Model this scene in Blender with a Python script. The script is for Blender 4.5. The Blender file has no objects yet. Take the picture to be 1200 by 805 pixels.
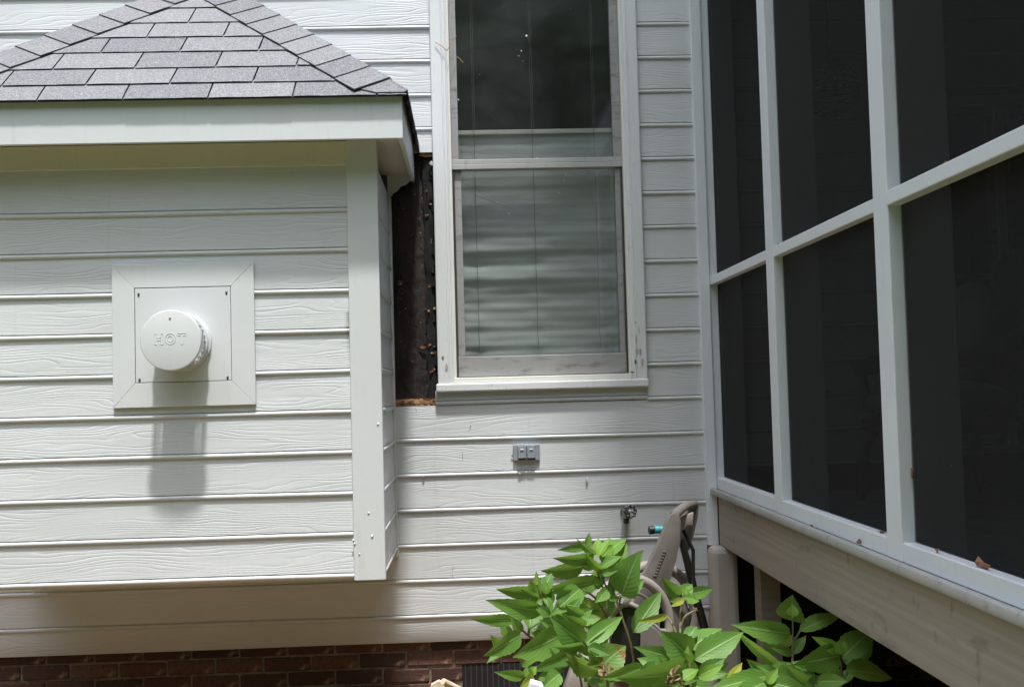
import bpy, bmesh, math, random
from mathutils import Vector, Matrix
random.seed(7)
R = math.radians
S = bpy.context.scene
COL = S.collection

# ------------------------------------------------------------------ camera, sky, sun, exposure
CAM = Vector((0, -4.6, 1.55)); FPX = 1243.7
YAW, PIT, ROL = .0393, .0439, -.0269
fw = Vector((math.sin(YAW)*math.cos(PIT), math.cos(YAW)*math.cos(PIT), math.sin(PIT)))
r0 = Vector((math.cos(YAW), -math.sin(YAW), 0)); u0 = r0.cross(fw)
rt = r0*math.cos(ROL) + u0*math.sin(ROL); up = -r0*math.sin(ROL) + u0*math.cos(ROL)
cd = bpy.data.cameras.new('camera'); cam = bpy.data.objects.new('camera', cd); COL.objects.link(cam)
cd.sensor_width = 36; cd.lens = 36*FPX/1200; cd.clip_start = .05; cd.clip_end = 2000
M3 = Matrix((rt, up, -fw)).transposed()
cam.matrix_world = Matrix.Translation(CAM) @ M3.to_4x4()
S.camera = cam
w = bpy.data.worlds.new('World'); S.world = w; w.use_nodes = True
nt = w.node_tree
sky = nt.nodes.new('ShaderNodeTexSky'); sky.sky_type = 'NISHITA'; sky.sun_disc = False
sky.sun_elevation = R(71.7); sky.sun_rotation = R(173.2); sky.dust_density = 2.0; sky.air_density = 1.0
bg = nt.nodes['Background']; bg.inputs[1].default_value = .15
hs = nt.nodes.new('ShaderNodeHueSaturation'); hs.inputs['Saturation'].default_value = .6      # thin summer haze whitens the sky
nt.links.new(sky.outputs[0], hs.inputs['Color']); nt.links.new(hs.outputs[0], bg.inputs[0])
sd = bpy.data.lights.new('sun', 'SUN'); sun = bpy.data.objects.new('sun', sd); COL.objects.link(sun)
sd.energy = 2.0; sd.angle = R(3); sd.color = (1, .985, .965)
SUN = Vector((.18, -1, 3.15)).normalized()
sun.rotation_euler = SUN.to_track_quat('Z', 'Y').to_euler()
S.view_settings.view_transform = 'Standard'; S.view_settings.look = 'None'
S.view_settings.exposure = 1.5; S.view_settings.gamma = 1
S.cycles.max_bounces = 8; S.cycles.transparent_max_bounces = 12

def at(px, py, y):
    """world point on the vertical plane y that was measured at photo pixel (px, py)"""
    d = rt*((px-600)/FPX) - up*((py-402.5)/FPX) + fw
    return CAM + d*((y-CAM.y)/d.y)

# ------------------------------------------------------------------ node helpers / materials
MATS = {}
class NT:
    def __init__(s, name):
        s.m = bpy.data.materials.new(name); s.m.use_nodes = True
        s.t = s.m.node_tree; s.b = s.t.nodes['Principled BSDF']; s.out = s.t.nodes['Material Output']
        MATS[name] = s.m
    def n(s, typ, ins=None, **kw):
        x = s.t.nodes.new('ShaderNode'+typ)
        for k, v in kw.items(): setattr(x, k, v)
        for k, v in (ins or {}).items():
            if hasattr(v, 'links') or isinstance(v, bpy.types.NodeSocket): s.t.links.new(v, x.inputs[k])
            else: x.inputs[k].default_value = v
        return x
    def lk(s, a, b): s.t.links.new(a, b)
    def ramp(s, fac, stops, interp='LINEAR'):
        x = s.t.nodes.new('ShaderNodeValToRGB'); x.color_ramp.interpolation = interp
        e = x.color_ramp.elements
        while len(e) < len(stops): e.new(.5)
        for i, (p, c) in enumerate(stops):
            e[i].position = p; e[i].color = (c, c, c, 1) if not isinstance(c, tuple) else (*c, 1)
        s.lk(fac, x.inputs[0]); return x.outputs[0]
    def noise(s, vec, scale, detail=3, rough=.5):
        return s.n('TexNoise', {'Vector': vec, 'Scale': scale, 'Detail': detail, 'Roughness': rough}).outputs[0]
    def math(s, op, a, b=0.0, c=0.0):
        return s.n('Math', {0: a, 1: b, 2: c}, operation=op).outputs[0]
    def mix(s, fac, a, b, blend='MIX'):
        x = s.n('Mix', data_type='RGBA', blend_type=blend)
        for i, v in ((0, fac), (6, a), (7, b)):
            if isinstance(v, bpy.types.NodeSocket): s.lk(v, x.inputs[i])
            else: x.inputs[i].default_value = v if not isinstance(v, tuple) else (*v, 1)
        return x.outputs[2]
    def vecmap(s, src, scale=(1, 1, 1), loc=(0, 0, 0)):
        return s.n('Mapping', {'Vector': src, 'Scale': scale, 'Location': loc}).outputs[0]
    def coord(s, k='Object'): return s.n('TexCoord').outputs[k]
    def bump(s, h, dist, strength=1.0):
        x = s.n('Bump', {'Height': h, 'Distance': dist, 'Strength': strength}); s.lk(x.outputs[0], s.b.inputs['Normal']); return x
    def set(s, base=None, rough=None, **kw):
        def put(k, v):
            if isinstance(v, bpy.types.NodeSocket): s.lk(v, s.b.inputs[k])
            else: s.b.inputs[k].default_value = (*v, 1) if isinstance(v, tuple) else v
        if base is not None: put('Base Color', base)
        if rough is not None: put('Roughness', rough)
        for k, v in kw.items(): put(k.replace('_', ' '), v)
        return s.m

def mat_siding():
    s = NT('siding_paint'); uv = s.coord('UV')
    warp = s.noise(s.vecmap(uv, (1.5, 9, 1)), 1.0, 2, .5)
    warp2 = s.noise(s.vecmap(uv, (6, 30, 1)), 1.0, 2, .5)
    sep = s.n('SeparateXYZ', {0: uv})
    v = s.math('MULTIPLY', sep.outputs[1], 75.0)
    f = s.math('ADD', s.math('MULTIPLY_ADD', warp, 13.0, v), s.math('MULTIPLY', warp2, .9))
    fr = s.math('PINGPONG', f, .5)
    line = s.ramp(fr, [(0, 0.0), (.13, .75), (.3, 1.0), (1, .88)])
    amp = s.ramp(s.noise(s.vecmap(uv, (2.2, 12, 1), (7, 3, 0)), 1.0, 2), [(.36, .12), (.6, 1)])
    fine = s.noise(s.vecmap(uv, (18, 240, 1)), 1.0, 2)
    h = s.math('MULTIPLY_ADD', line, amp, s.math('MULTIPLY', fine, .22))
    ob = s.coord('Object')
    blot = s.noise(s.vecmap(ob, (1.1, 1.1, 2.5)), 1.3, 4)
    col = s.mix(s.ramp(blot, [(.35, 0.0), (.7, 1.0)]), (.54, .565, .57), (.605, .63, .64))
    streak = s.noise(s.vecmap(ob, (34, 34, 1.3)), 1.0, 3, .6)
    col = s.mix(s.ramp(streak, [(.62, 0.0), (.85, .32)]), col, (.40, .395, .35))
    rnd = s.n('ObjectInfo').outputs['Random']
    col = s.mix(s.math('MULTIPLY', rnd, .22), col, (.475, .50, .475))
    so = s.n('SeparateXYZ', {0: ob}); sx_ = s.math('ABSOLUTE', s.math('SUBTRACT', s.math('MULTIPLY_ADD', s.noise(ob, 20, 2), .012, so.outputs[0]), .663))
    mx = s.ramp(sx_, [(.004, .75), (.02, 0.0)]); mz = s.ramp(so.outputs[2], [(.80, 0.0), (.93, .9), (.985, 1.0), (.99, 0.0)])
    col = s.mix(s.math('MULTIPLY', mx, mz), col, (.13, .14, .09))
    speck = s.noise(ob, 190, 1)
    col = s.mix(s.ramp(speck, [(.775, 0.0), (.80, .6)]), col, (.2, .17, .13))
    s.bump(h, .0015, .55); return s.set(col, .42)
def mat_trim(name, a, b, dirt=.25, rough=.4, wear=.0):
    s = NT(name); ob = s.coord()
    n1 = s.noise(ob, 3.0, 4); col = s.mix(n1, a, b)
    st = s.noise(s.vecmap(ob, (40, 40, 4)), 1.0, 4, .6)
    col = s.mix(s.ramp(st, [(.58, 0.0), (.8, dirt)]), col, (a[0]*.55, a[1]*.52, a[2]*.45))
    if wear:
        ch = s.noise(s.vecmap(ob, (60, 60, 22)), 1.0, 5, .65)
        col = s.mix(s.ramp(ch, [(.66, 0.0), (.69, wear)]), col, (.22, .2, .17))
    h = s.math('MULTIPLY_ADD', s.noise(s.vecmap(ob, (30, 30, 9)), 1.0, 4), 1.0, s.math('MULTIPLY', s.noise(ob, 160, 2), .35))
    s.bump(h, .0012, .5); return s.set(col, rough)
mat_siding()
mat_trim('trim_paint', (.565, .59, .592), (.615, .64, .645), .2)
mat_trim('fascia_paint', (.58, .61, .61), (.65, .68, .68), .2)
mat_trim('soffit_bounce_tint', (.62, .60, .50), (.68, .655, .56), .2)  # warm bounce from the ground put into the soffit colour
mat_trim('window_paint', (.60, .62, .62), (.70, .72, .72), .4, wear=.8)
mat_trim('porch_paint', (.66, .70, .72), (.73, .765, .79), .22)
mat_trim('cap_paint', (.27, .27, .255), (.46, .46, .44), .8, .6, wear=.5)
mat_trim('vent_paint', (.57, .595, .595), (.615, .64, .64), .12, .4)
mat_trim('bead_paint', (.66, .66, .60), (.72, .72, .66), .2)

def mat_sash():
    s = NT('sash_paint'); ob = s.coord()
    col = s.mix(s.noise(ob, 5, 4), (.23, .23, .225), (.33, .33, .325))
    gr = s.noise(s.vecmap(ob, (9, 9, 26)), 1.0, 6, .72)
    col = s.mix(s.ramp(gr, [(.52, 0.0), (.72, .85)]), col, (.085, .075, .065))
    s.bump(s.noise(ob, 90, 3), .001, .4); return s.set(col, .6)
mat_sash()
def mat_shingle():
    s = NT('shingle_granules'); ob = s.coord()
    g = s.n('TexVoronoi', {'Vector': ob, 'Scale': 300.0}); gc = s.n('SeparateColor', {0: g.outputs['Color']}).outputs[0]
    n1 = s.noise(ob, 420, 2, .8)
    col = s.ramp(gc, [(0, (.035, .035, .04)), (.3, (.12, .12, .128)), (.7, (.215, .215, .222)), (1, (.42, .42, .41))])
    pat = s.noise(ob, 7, 4)
    col = s.mix(s.math('MULTIPLY', pat, .5), col, (.20, .20, .225))
    rnd = s.n('ObjectInfo').outputs['Random']
    col = s.mix(.42, col, s.ramp(rnd, [(0, (.105, .105, .118)), (1, (.225, .225, .232))]))
    red = s.noise(s.vecmap(ob, (6, 12, 12)), 1.0, 5, .7)
    col = s.mix(s.ramp(red, [(.66, 0.0), (.76, .35)]), col, (.22, .14, .11))
    s.bump(s.math('ADD', g.outputs['Distance'], n1), .002, .8); return s.set(col, .9)
mat_shingle()
def mat_plain(name, a, b, rough=.6, scale=8, bscale=60, bd=.001, bs=.5, **kw):
    s = NT(name); ob = s.coord()
    col = s.mix(s.ramp(s.noise(ob, scale, 5, .6), [(.3, 0.0), (.7, 1.0)]), a, b)
    s.bump(s.noise(ob, bscale, 4, .6), bd, bs); return s.set(col, rough, **kw)
mat_plain('shingle_edge', (.012, .012, .013), (.03, .03, .032), .85)
mat_plain('shade_black', (.003, .003, .003), (.006, .006, .006), .8)  # black of deep shade, for the vent opening and under the porch
mat_plain('roof_felt', (.003, .003, .004), (.010, .009, .009), .95)
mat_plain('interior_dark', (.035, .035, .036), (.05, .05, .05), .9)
mat_plain('interior_wall', (.10, .10, .10), (.13, .13, .125), .9)
mat_plain('black_plastic', (.010, .010, .011), (.018, .018, .018), .4, 30)
mat_plain('taupe_plastic', (.125, .112, .10), (.175, .158, .142), .42, 12, 220, .0004, .5)
mat_plain('pale_plastic', (.25, .222, .195), (.33, .30, .268), .45, 12, 220, .0004, .4)
mat_plain('teal_plastic', (.03, .24, .28), (.04, .31, .35), .35, 30)
mat_plain('grey_metal', (.24, .265, .30), (.33, .355, .395), .42, 60, 300, .0004, .4, Metallic=.1)
mat_plain('dull_brass', (.06, .062, .06), (.30, .31, .30), .45, 90, 200, .001, .6, Metallic=.5)
mat_plain('mortar', (.12, .10, .075), (.30, .25, .18), .95, 30, 240, .003, .9)
mat_plain('dead_petal', (.10, .055, .025), (.34, .24, .12), .9, 60)
mat_plain('dry_leaf', (.16, .07, .035), (.32, .17, .085), .8, 60)
mat_plain('pine_straw', (.28, .14, .075), (.42, .22, .12), .8, 30)
mat_plain('stem_green', (.12, .10, .045), (.17, .17, .07), .6, 40)
mat_plain('wicker', (.06, .055, .05), (.10, .09, .08), .7)
mat_plain('cushion_cloth', (.20, .23, .215), (.27, .30, .285), .9)
mat_plain('deck_boards', (.15, .15, .145), (.22, .22, .21), .8)
mat_plain('cut_branch', (.42, .34, .22), (.62, .55, .42), .8, 60)
mat_plain('pier_paint', (.42, .395, .35), (.50, .475, .425), .7, 6, 80, .001, .4)

def mat_brick():
    s = NT('brick_clay'); ob = s.coord(); rnd = s.n('ObjectInfo').outputs['Random']
    base = s.ramp(rnd, [(0, (.048, .025, .020)), (.35, (.075, .037, .027)), (.7, (.11, .055, .04)), (1, (.15, .085, .06))])
    n1 = s.noise(ob, 55, 5, .7)
    col = s.mix(s.ramp(n1, [(.42, 0.0), (.62, .8)]), base, (.07, .03, .024))
    n2 = s.noise(ob, 24, 4)
    col = s.mix(s.ramp(n2, [(.56, 0.0), (.72, .65)]), col, (.36, .25, .165))
    s.bump(s.math('ADD', n1, s.noise(ob, 170, 4)), .004, .9); return s.set(col, .92)
mat_brick()
def mat_beam():
    s = NT('weathered_beam'); ob = s.coord()
    g = s.noise(s.vecmap(ob, (10, 1.6, 52)), 1.0, 5, .65)
    w1 = s.n('TexWave', {'Vector': s.vecmap(ob, (1, .32, 9)), 'Scale': 1.1, 'Distortion': 16.0, 'Detail': 3.0, 'Detail Scale': .5}, bands_direction='Z').outputs[1]
    col = s.mix(g, (.25, .215, .175), (.42, .375, .315))
    col = s.mix(s.math('MULTIPLY', w1, .16), col, (.16, .125, .092))
    kn = s.noise(s.vecmap(ob, (5, 2.2, 6), (3, 1, 0)), 1.0, 4, .7)
    col = s.mix(s.ramp(kn, [(.56, 0.0), (.66, .7)]), col, (.135, .13, .12))
    sp = s.noise(s.vecmap(ob, (20, 20, 9)), 1.0, 3)
    col = s.mix(s.ramp(sp, [(.66, 0.0), (.71, .4)]), col, (.09, .08, .07))
    s.bump(g, .0022, .8); return s.set(col, .8)
mat_beam()
def mat_paper():
    s = NT('tar_paper'); ob = s.coord()
    col = s.mix(s.ramp(s.noise(s.vecmap(ob, (9, 9, 3)), 1.0, 5, .65), [(.35, 0.0), (.7, 1.0)]), (.007, .005, .004), (.032, .020, .015))
    band = s.n('SeparateXYZ', {0: ob}).outputs[0]
    fac = s.ramp(s.math('MULTIPLY_ADD', s.noise(s.vecmap(ob, (2, 2, 5)), 1.0, 3), .10, band), [(0, 0.0), (.055, 0.0), (.10, 1.0)])
    col = s.mix(s.math('MULTIPLY', fac, .75), col, (.055, .036, .028))
    sp = s.noise(ob, 85, 2)
    col = s.mix(s.ramp(sp, [(.72, 0.0), (.75, 1)]), col, (.24, .12, .06))
    s.bump(s.noise(ob, 70, 5, .7), .006, .8); return s.set(col, .8)
mat_paper()
def mat_osb():
    s = NT('strand_board'); ob = s.coord()
    v = s.n('TexVoronoi', {'Vector': s.vecmap(ob, (60, 60, 170)), 'Scale': 1.0}).outputs['Color']
    sv = s.n('SeparateColor', {0: v}).outputs[0]
    col = s.ramp(sv, [(0, (.05, .022, .012)), (.4, (.20, .085, .035)), (.75, (.36, .20, .09)), (1, (.50, .36, .2))])
    s.bump(sv, .003, .9); return s.set(col, .85)
mat_osb()
def mat_glass():
    s = NT('window_glass'); s.set((.95, .97, .97), .03)
    s.t.nodes.remove(s.b)
    fr = s.math('MULTIPLY_ADD', s.math('POWER', s.n('LayerWeight', {'Blend': .5}).outputs['Facing'], 5.0), .92, .04)
    g = s.n('BsdfGlossy', {'Roughness': .02, 'Color': (1, 1, 1, 1)}); t = s.n('BsdfTransparent', {'Color': (.96, .98, .97, 1)})
    d = s.n('BsdfDiffuse', {'Color': (.42, .44, .45, 1)})
    ob = s.coord()
    du = s.math('MAXIMUM', s.ramp(s.noise(s.vecmap(ob, (3, 1, 5)), 1.0, 5, .6), [(.40, .015), (.75, .06)]), s.ramp(s.math('ADD', s.noise(s.vecmap(ob, (70, 1, 70)), 1.0, 2), s.math('MULTIPLY', s.noise(s.vecmap(ob, (5, 1, 5), (3, 0, 1)), 1.0, 2), .5)), [(1.00, 0.0), (1.04, .6)]))
    m1 = s.n('MixShader', {0: du}); s.lk(t.outputs[0], m1.inputs[1]); s.lk(d.outputs[0], m1.inputs[2])
    m2 = s.n('MixShader', {0: fr}); s.lk(m1.outputs[0], m2.inputs[1]); s.lk(g.outputs[0], m2.inputs[2])
    s.lk(m2.outputs[0], s.out.inputs[0]); return s.m
mat_glass()
def mat_screen(name, col, fac, var=.06, freq=0):
    s = NT(name); s.t.nodes.remove(s.b); ob = s.coord()
    t = s.n('BsdfTransparent', {'Color': (1, 1, 1, 1)}); d = s.n('BsdfDiffuse', {'Color': (*col, 1)})
    n1 = s.noise(s.vecmap(ob, (2, 2, 1.2)), 1.5, 4, .6)
    f = s.math('MULTIPLY_ADD', n1, var, fac-var/2)
    spots = s.ramp(s.noise(ob, 95, 2), [(.765, 0.0), (.79, .5)])
    c2 = s.mix(spots, col, (.35, .34, .32)); s.lk(c2, d.inputs[0])
    m = s.n('MixShader', {0: f}); s.lk(t.outputs[0], m.inputs[1]); s.lk(d.outputs[0], m.inputs[2])
    s.lk(m.outputs[0], s.out.inputs[0]); return s.m
mat_screen('insect_mesh', (.027, .027, .0265), .79)
mat_screen('window_mesh', (.05, .052, .054), .13)
def mat_shade():
    s = NT('shade_cloth'); ob = s.coord()
    col = s.mix(s.noise(s.vecmap(ob, (2, 1, 22)), 1.0, 4), (.32, .335, .33), (.43, .445, .44))
    s.bump(s.noise(s.vecmap(ob, (4, 1, 40)), 1.0, 3), .004, .6)
    return s.set(col, .8)
mat_shade()
def mat_leaf(name, dark, light, vein, red=0.0):
    s = NT(name); uv = s.coord('UV'); sep = s.n('SeparateXYZ', {0: uv}); U, V = sep.outputs[0], sep.outputs[1]
    av = s.math('ABSOLUTE', s.math('SUBTRACT', V, .5))
    mid = s.ramp(av, [(0, 1.0), (.018, .9), (.04, 0.0)])
    sv = s.math('PINGPONG', s.math('MULTIPLY_ADD', av, -7.0, s.math('MULTIPLY', U, 8.0)), .5)
    side = s.ramp(sv, [(0, .26), (.05, .12), (.10, 0.0)])
    ob = s.coord(); n1 = s.noise(ob, 16, 4); rnd = s.n('ObjectInfo').outputs['Random']
    col = s.mix(n1, dark, light)
    col = s.mix(s.math('MULTIPLY', rnd, .6), col, (dark[0]*.55, dark[1]*.62, dark[2]*.8))
    if red: col = s.mix(s.ramp(s.noise(ob, 22, 3), [(.52, 0.0), (.62, red)]), col, (.25, .08, .02))
    blem = s.noise(ob, 75, 2); col = s.mix(s.ramp(blem, [(.74, 0.0), (.77, .7)]), col, (.12, .09, .03))
    col = s.mix(s.math('MULTIPLY', s.math('MAXIMUM', mid, side), .75), col, vein)
    h = s.math('SUBTRACT', s.math('MULTIPLY', s.math('PINGPONG', s.math('MULTIPLY_ADD', av, -7.0, s.math('MULTIPLY', U, 8.0)), .5), 1.2), mid)
    bp = s.bump(h, .0016, .5)
    s.set(col, .46); s.b.inputs['Specular IOR Level'].default_value = .35
    tr = s.n('BsdfTranslucent'); s.lk(s.mix(.45, col, (.30, .50, .05)), tr.inputs[0])
    m = s.n('MixShader', {0: .38}); s.lk(s.b.outputs[0], m.inputs[1]); s.lk(tr.outputs[0], m.inputs[2]); s.lk(m.outputs[0], s.out.inputs[0])
    return s.m
mat_leaf('hydrangea_leaf', (.11, .25, .04), (.20, .38, .075), (.38, .54, .22))
mat_leaf('young_leaf', (.17, .34, .04), (.25, .43, .06), (.42, .60, .20))
mat_leaf('yellow_leaf', (.33, .38, .04), (.45, .46, .08), (.5, .55, .2))
mat_leaf('blotched_leaf', (.12, .26, .045), (.19, .35, .07), (.3, .45, .17), 1.0)
def mat_ground():
    s = NT('mulch_ground'); ob = s.coord()
    a = s.noise(ob, 18, 6, .75); b = s.noise(ob, 2.2, 4)
    col = s.mix(a, (.07, .043, .024), (.25, .16, .085)); yy = s.math('MULTIPLY_ADD', b, 1.2, s.n('SeparateXYZ', {0: ob}).outputs[1])
    gr = s.mix(a, (.07, .095, .03), (.16, .18, .075)); col = s.mix(s.ramp(s.math('MULTIPLY_ADD', yy, .25, 1.0), [(.50, 1.0), (.62, 0.0)]), col, gr)
    s.bump(a, .03, .9); return s.set(col, .95)
mat_ground()

# ------------------------------------------------------------------ mesh helpers
def tag(o, label=None, cat=None, group=None, kind=None):
    if label: o['label'] = label
    if cat: o['category'] = cat
    if group: o['group'] = group
    if kind: o['kind'] = kind
    return o
def thing(name, label, cat, loc=(0, 0, 0), group=None):
    o = bpy.data.objects.new(name, None); o.empty_display_size = .1; COL.objects.link(o); o.location = loc
    return tag(o, label, cat, group)
def origin(o):
    v = Vector((0, 0, 0))
    while o is not None: v += o.location; o = o.parent
    return v
def fin(name, bm, mats, parent=None, smooth=False, bevel=0, seg=2):
    """link a bmesh drawn in world coordinates as one object under its parent"""
    if bevel:
        sharp = [e for e in bm.edges if len(e.link_faces) == 2 and e.calc_face_angle(0) > .6]
        bmesh.ops.bevel(bm, geom=sharp, offset=bevel, segments=seg, affect='EDGES', profile=.5, clamp_overlap=True)
    me = bpy.data.meshes.new(name); bm.normal_update()
    o = origin(parent)
    for v in bm.verts: v.co -= o
    bm.to_mesh(me); bm.free()
    for m in (mats if isinstance(mats, (list, tuple)) else [mats]): me.materials.append(MATS[m])
    if smooth:
        for p in me.polygons: p.use_smooth = True
        if smooth != 'all': me.set_sharp_from_angle(angle=R(40))
    ob = bpy.data.objects.new(name, me); COL.objects.link(ob); ob.parent = parent
    return ob
def box(bm, x0, x1, y0, y1, z0, z1, mi=0):
    vs = [bm.verts.new((x, y, z)) for x in (x0, x1) for y in (y0, y1) for z in (z0, z1)]
    for f in ((0, 1, 3, 2), (4, 6, 7, 5), (0, 4, 5, 1), (2, 3, 7, 6), (0, 2, 6, 4), (1, 5, 7, 3)):
        bm.faces.new([vs[i] for i in f]).material_index = mi
    return vs
def bx(name, c, m, parent=None, bevel=.003):
    bm = bmesh.new(); box(bm, *c); bmesh.ops.recalc_face_normals(bm, faces=bm.faces); return fin(name, bm, m, parent, bevel=bevel)
def frame_of(d):
    d = d.normalized(); a = Vector((0, 0, 1)) if abs(d.z) < .9 else Vector((1, 0, 0))
    x = d.cross(a).normalized(); return x, x.cross(d).normalized()
def tube(bm, pts, rad, n=10, closed=False, caps=True, flat=1.0):
    pts = [Vector(p) for p in pts]; N = len(pts); rings = []
    px = None
    for i, p in enumerate(pts):
        if closed: d = pts[(i+1) % N]-pts[i-1]
        else: d = pts[min(i+1, N-1)]-pts[max(i-1, 0)]
        d.normalize()
        if px is None: x, y = frame_of(d)
        else:
            x = (px-d*px.dot(d)).normalized(); y = x.cross(d)
        px = x; r = rad[i] if isinstance(rad, (list, tuple)) else rad
        rings.append([bm.verts.new(p+x*(r*math.cos(t))+y*(r*flat*math.sin(t))) for t in (2*math.pi*k/n for k in range(n))])
    for i in range(N if closed else N-1):
        a, b = rings[i], rings[(i+1) % N]
        for k in range(n): bm.faces.new((a[k], a[(k+1) % n], b[(k+1) % n], b[k]))
    if caps and not closed:
        bm.faces.new(rings[0]); bm.faces.new(rings[-1][::-1])
    bmesh.ops.recalc_face_normals(bm, faces=bm.faces)
def lathe(bm, prof, c, ax, n=40):
    """prof: (distance along ax, radius)"""
    ax = Vector(ax).normalized(); x, y = frame_of(ax); c = Vector(c); rings = []
    for (d, r) in prof:
        rings.append([bm.verts.new(c+ax*d+x*(r*math.cos(t))+y*(r*math.sin(t))) for t in (2*math.pi*k/n for k in range(n))])
    for a, b in zip(rings, rings[1:]):
        for k in range(n): bm.faces.new((a[k], a[(k+1) % n], b[(k+1) % n], b[k]))
    bm.faces.new(rings[0]); bm.faces.new(rings[-1][::-1]); bmesh.ops.recalc_face_normals(bm, faces=bm.faces)
def slab(bm, poly, off, mi=0):
    """closed solid from a 3D polygon and an offset vector"""
    a = [bm.verts.new(p) for p in poly]; b = [bm.verts.new(Vector(p)+Vector(off)) for p in poly]
    fs = [bm.faces.new(a), bm.faces.new(b[::-1])]; n = len(a)
    for i in range(n): fs.append(bm.faces.new((a[i], b[i], b[(i+1) % n], a[(i+1) % n])))
    for f in fs: f.material_index = mi
    bmesh.ops.recalc_face_normals(bm, faces=fs)
    return fs

E = .1501
def board(parent, p0, p1, z0, h, out, bead=True, z1b=None, wav=.0006, name='siding_board', back=-.004):
    """one lapped, beaded siding board from plan point p0 to p1; out = outward normal"""
    p0, p1, out = Vector((*p0, 0)), Vector((*p1, 0)), Vector((*out, 0)); L = (p1-p0).length
    if bead:
        prof = [(h+.006, .0035), (.0210, .0088), (.0190, .0038), (.0166, .0036)]
        for k in range(6):
            a = R(90-k*34); prof.append((.0086+.0086*math.sin(a), .0048+.0076*math.cos(a)))
        prof += [(.0, .004), (.0, back)]
    else: prof = [(h+.006, .0035), (.002, .0090), (.0, .0075), (.0, back)]
    n = max(2, int(L/.14)); bm = bmesh.new(); uvl = bm.loops.layers.uv.new(); rows = []
    ru, rv = random.uniform(0, 90), random.uniform(0, 40); ph = random.uniform(0, 6)
    tlt = random.uniform(-.0008, .0008)
    for i in range(n+1):
        t = i/n; wz = wav*(math.sin(t*L*3.1+ph)+.6*math.sin(t*L*7.7+ph*2))+tlt*(t-.5); wy = wav*1.2*math.sin(t*L*4.3+ph*3)
        rows.append([bm.verts.new(p0+(p1-p0)*t+out*(d+wy*(d > 0))+Vector((0, 0, z0+z+wz*(z < h*.5)))) for z, d in prof])
    for i in range(n):
        for k in range(len(prof)-1):
            f = bm.faces.new((rows[i][k], rows[i][k+1], rows[i+1][k+1], rows[i+1][k]))
            for lp, (ii, kk) in zip(f.loops, ((i, k), (i, k+1), (i+1, k+1), (i+1, k))):
                zz = prof[kk][0] if prof[kk][0] > .019 or not bead else .019
                lp[uvl].uv = (ru+ii/n*L, rv+zz)
    for rr in (rows[0], rows[-1]): bm.faces.new(rr)
    bmesh.ops.recalc_face_normals(bm, faces=bm.faces)
    o = fin(name, bm, 'siding_paint', parent, smooth=True)
    return o

# ------------------------------------------------------------------ ground
def ground():
    bm = bmesh.new(); bmesh.ops.create_grid(bm, x_segments=60, y_segments=60, size=1)
    for v in bm.verts:
        sx, sy = v.co.x, v.co.y
        x = 6*sx if abs(sx) < .8 else math.copysign(4.8+(abs(sx)-.8)*1500, sx)
        y = 8*sy-3 if abs(sy) < .8 else math.copysign(6.4+(abs(sy)-.8)*1500, sy)-3
        z = .20*max(0, min(1, (y+3)/2.4))+.02*math.sin(x*3.1)*math.sin(y*2.7)
        v.co = (x, y, z)
    tag(fin('ground', bm, 'mulch_ground', None, smooth='all'), kind='structure')
ground()
def mulch():
    bm = bmesh.new()
    for i in range(5200):
        x = random.uniform(-2.6, 2.6); y = random.uniform(-1.9, .0)
        z = .20*max(0, min(1, (y+3)/2.4))+.02*math.sin(x*3.1)*math.sin(y*2.7)+random.uniform(.0, .022)
        a = random.uniform(0, 3.14); l = random.uniform(.02, .06); ww = random.uniform(.003, .011)
        d = Vector((math.cos(a), math.sin(a), random.uniform(-.3, .3)))*l; s_ = Vector((-math.sin(a), math.cos(a), random.uniform(-.3, .3)))*ww
        c = Vector((x, y, z)); top = Vector((0, 0, ww*.7))
        vs = [bm.verts.new(c+q) for q in (-d-s_, d-s_, d+s_, -d+s_, -d*.8+top, d*.8+top)]
        for f in ((0, 1, 5, 4), (2, 3, 4, 5), (0, 4, 3), (1, 2, 5), (0, 3, 2, 1)): bm.faces.new([vs[k] for k in f])
    tag(fin('mulch_chips', bm, 'pine_straw', None), 'loose brown mulch and straw spread in front of the brick foundation', 'mulch', kind='stuff')
mulch()

# ------------------------------------------------------------------ house wall
house = thing('house', 'white beaded lap siding house wall on a red brick foundation with a tall sash window', 'house', (0, 0, 0))
OUT = (0, -1)
zc = lambda n: 3.137-E*n
XL, XR, XI = -4.2, 1.003, 4.2
WL, WR = -.142, .764                       # outer edges of the window casing
for n in range(-6, 18):
    z = zc(n)
    if z >= 2.60:
        board(house, (XL, 0), (WL, 0), z, E, OUT)
    elif n > 4:
        board(house, (XL, 0), (-1.86, 0), z, E, OUT)
    if z > 1.5 and n != 11: board(house, (WR, 0), (XR, 0), z, E, OUT)
    if n == 11: board(house, (WR, 0), (XR, 0), z+.002, E, OUT)
    if 12 <= n <= 15: board(house, (-.3275, 0), (XR, 0), z, E, OUT)
    if n >= 16: board(house, (-1.86, 0), (XR, 0), z, E, OUT)
    # wall inside the porch
    if z > 1.06:
        if z > 2.80 or z+E < 1.25: board(house, (1.056, 0), (XI, 0), z, E, OUT)
        else: board(house, (1.056, 0), (2.02, 0), z, E, OUT); board(house, (2.86, 0), (XI, 0), z, E, OUT)
board(house, (XL, 0), (WL, 0), 2.592, .095, OUT, bead=False)                       # torn off just above the opening
board(house, (-.155, 0), (WR-.001, 0), 1.494, .057, OUT)                            # strip under the sill
board(house, (XL, 0), (XR, 0), .487, .098, OUT, bead=False)
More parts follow.
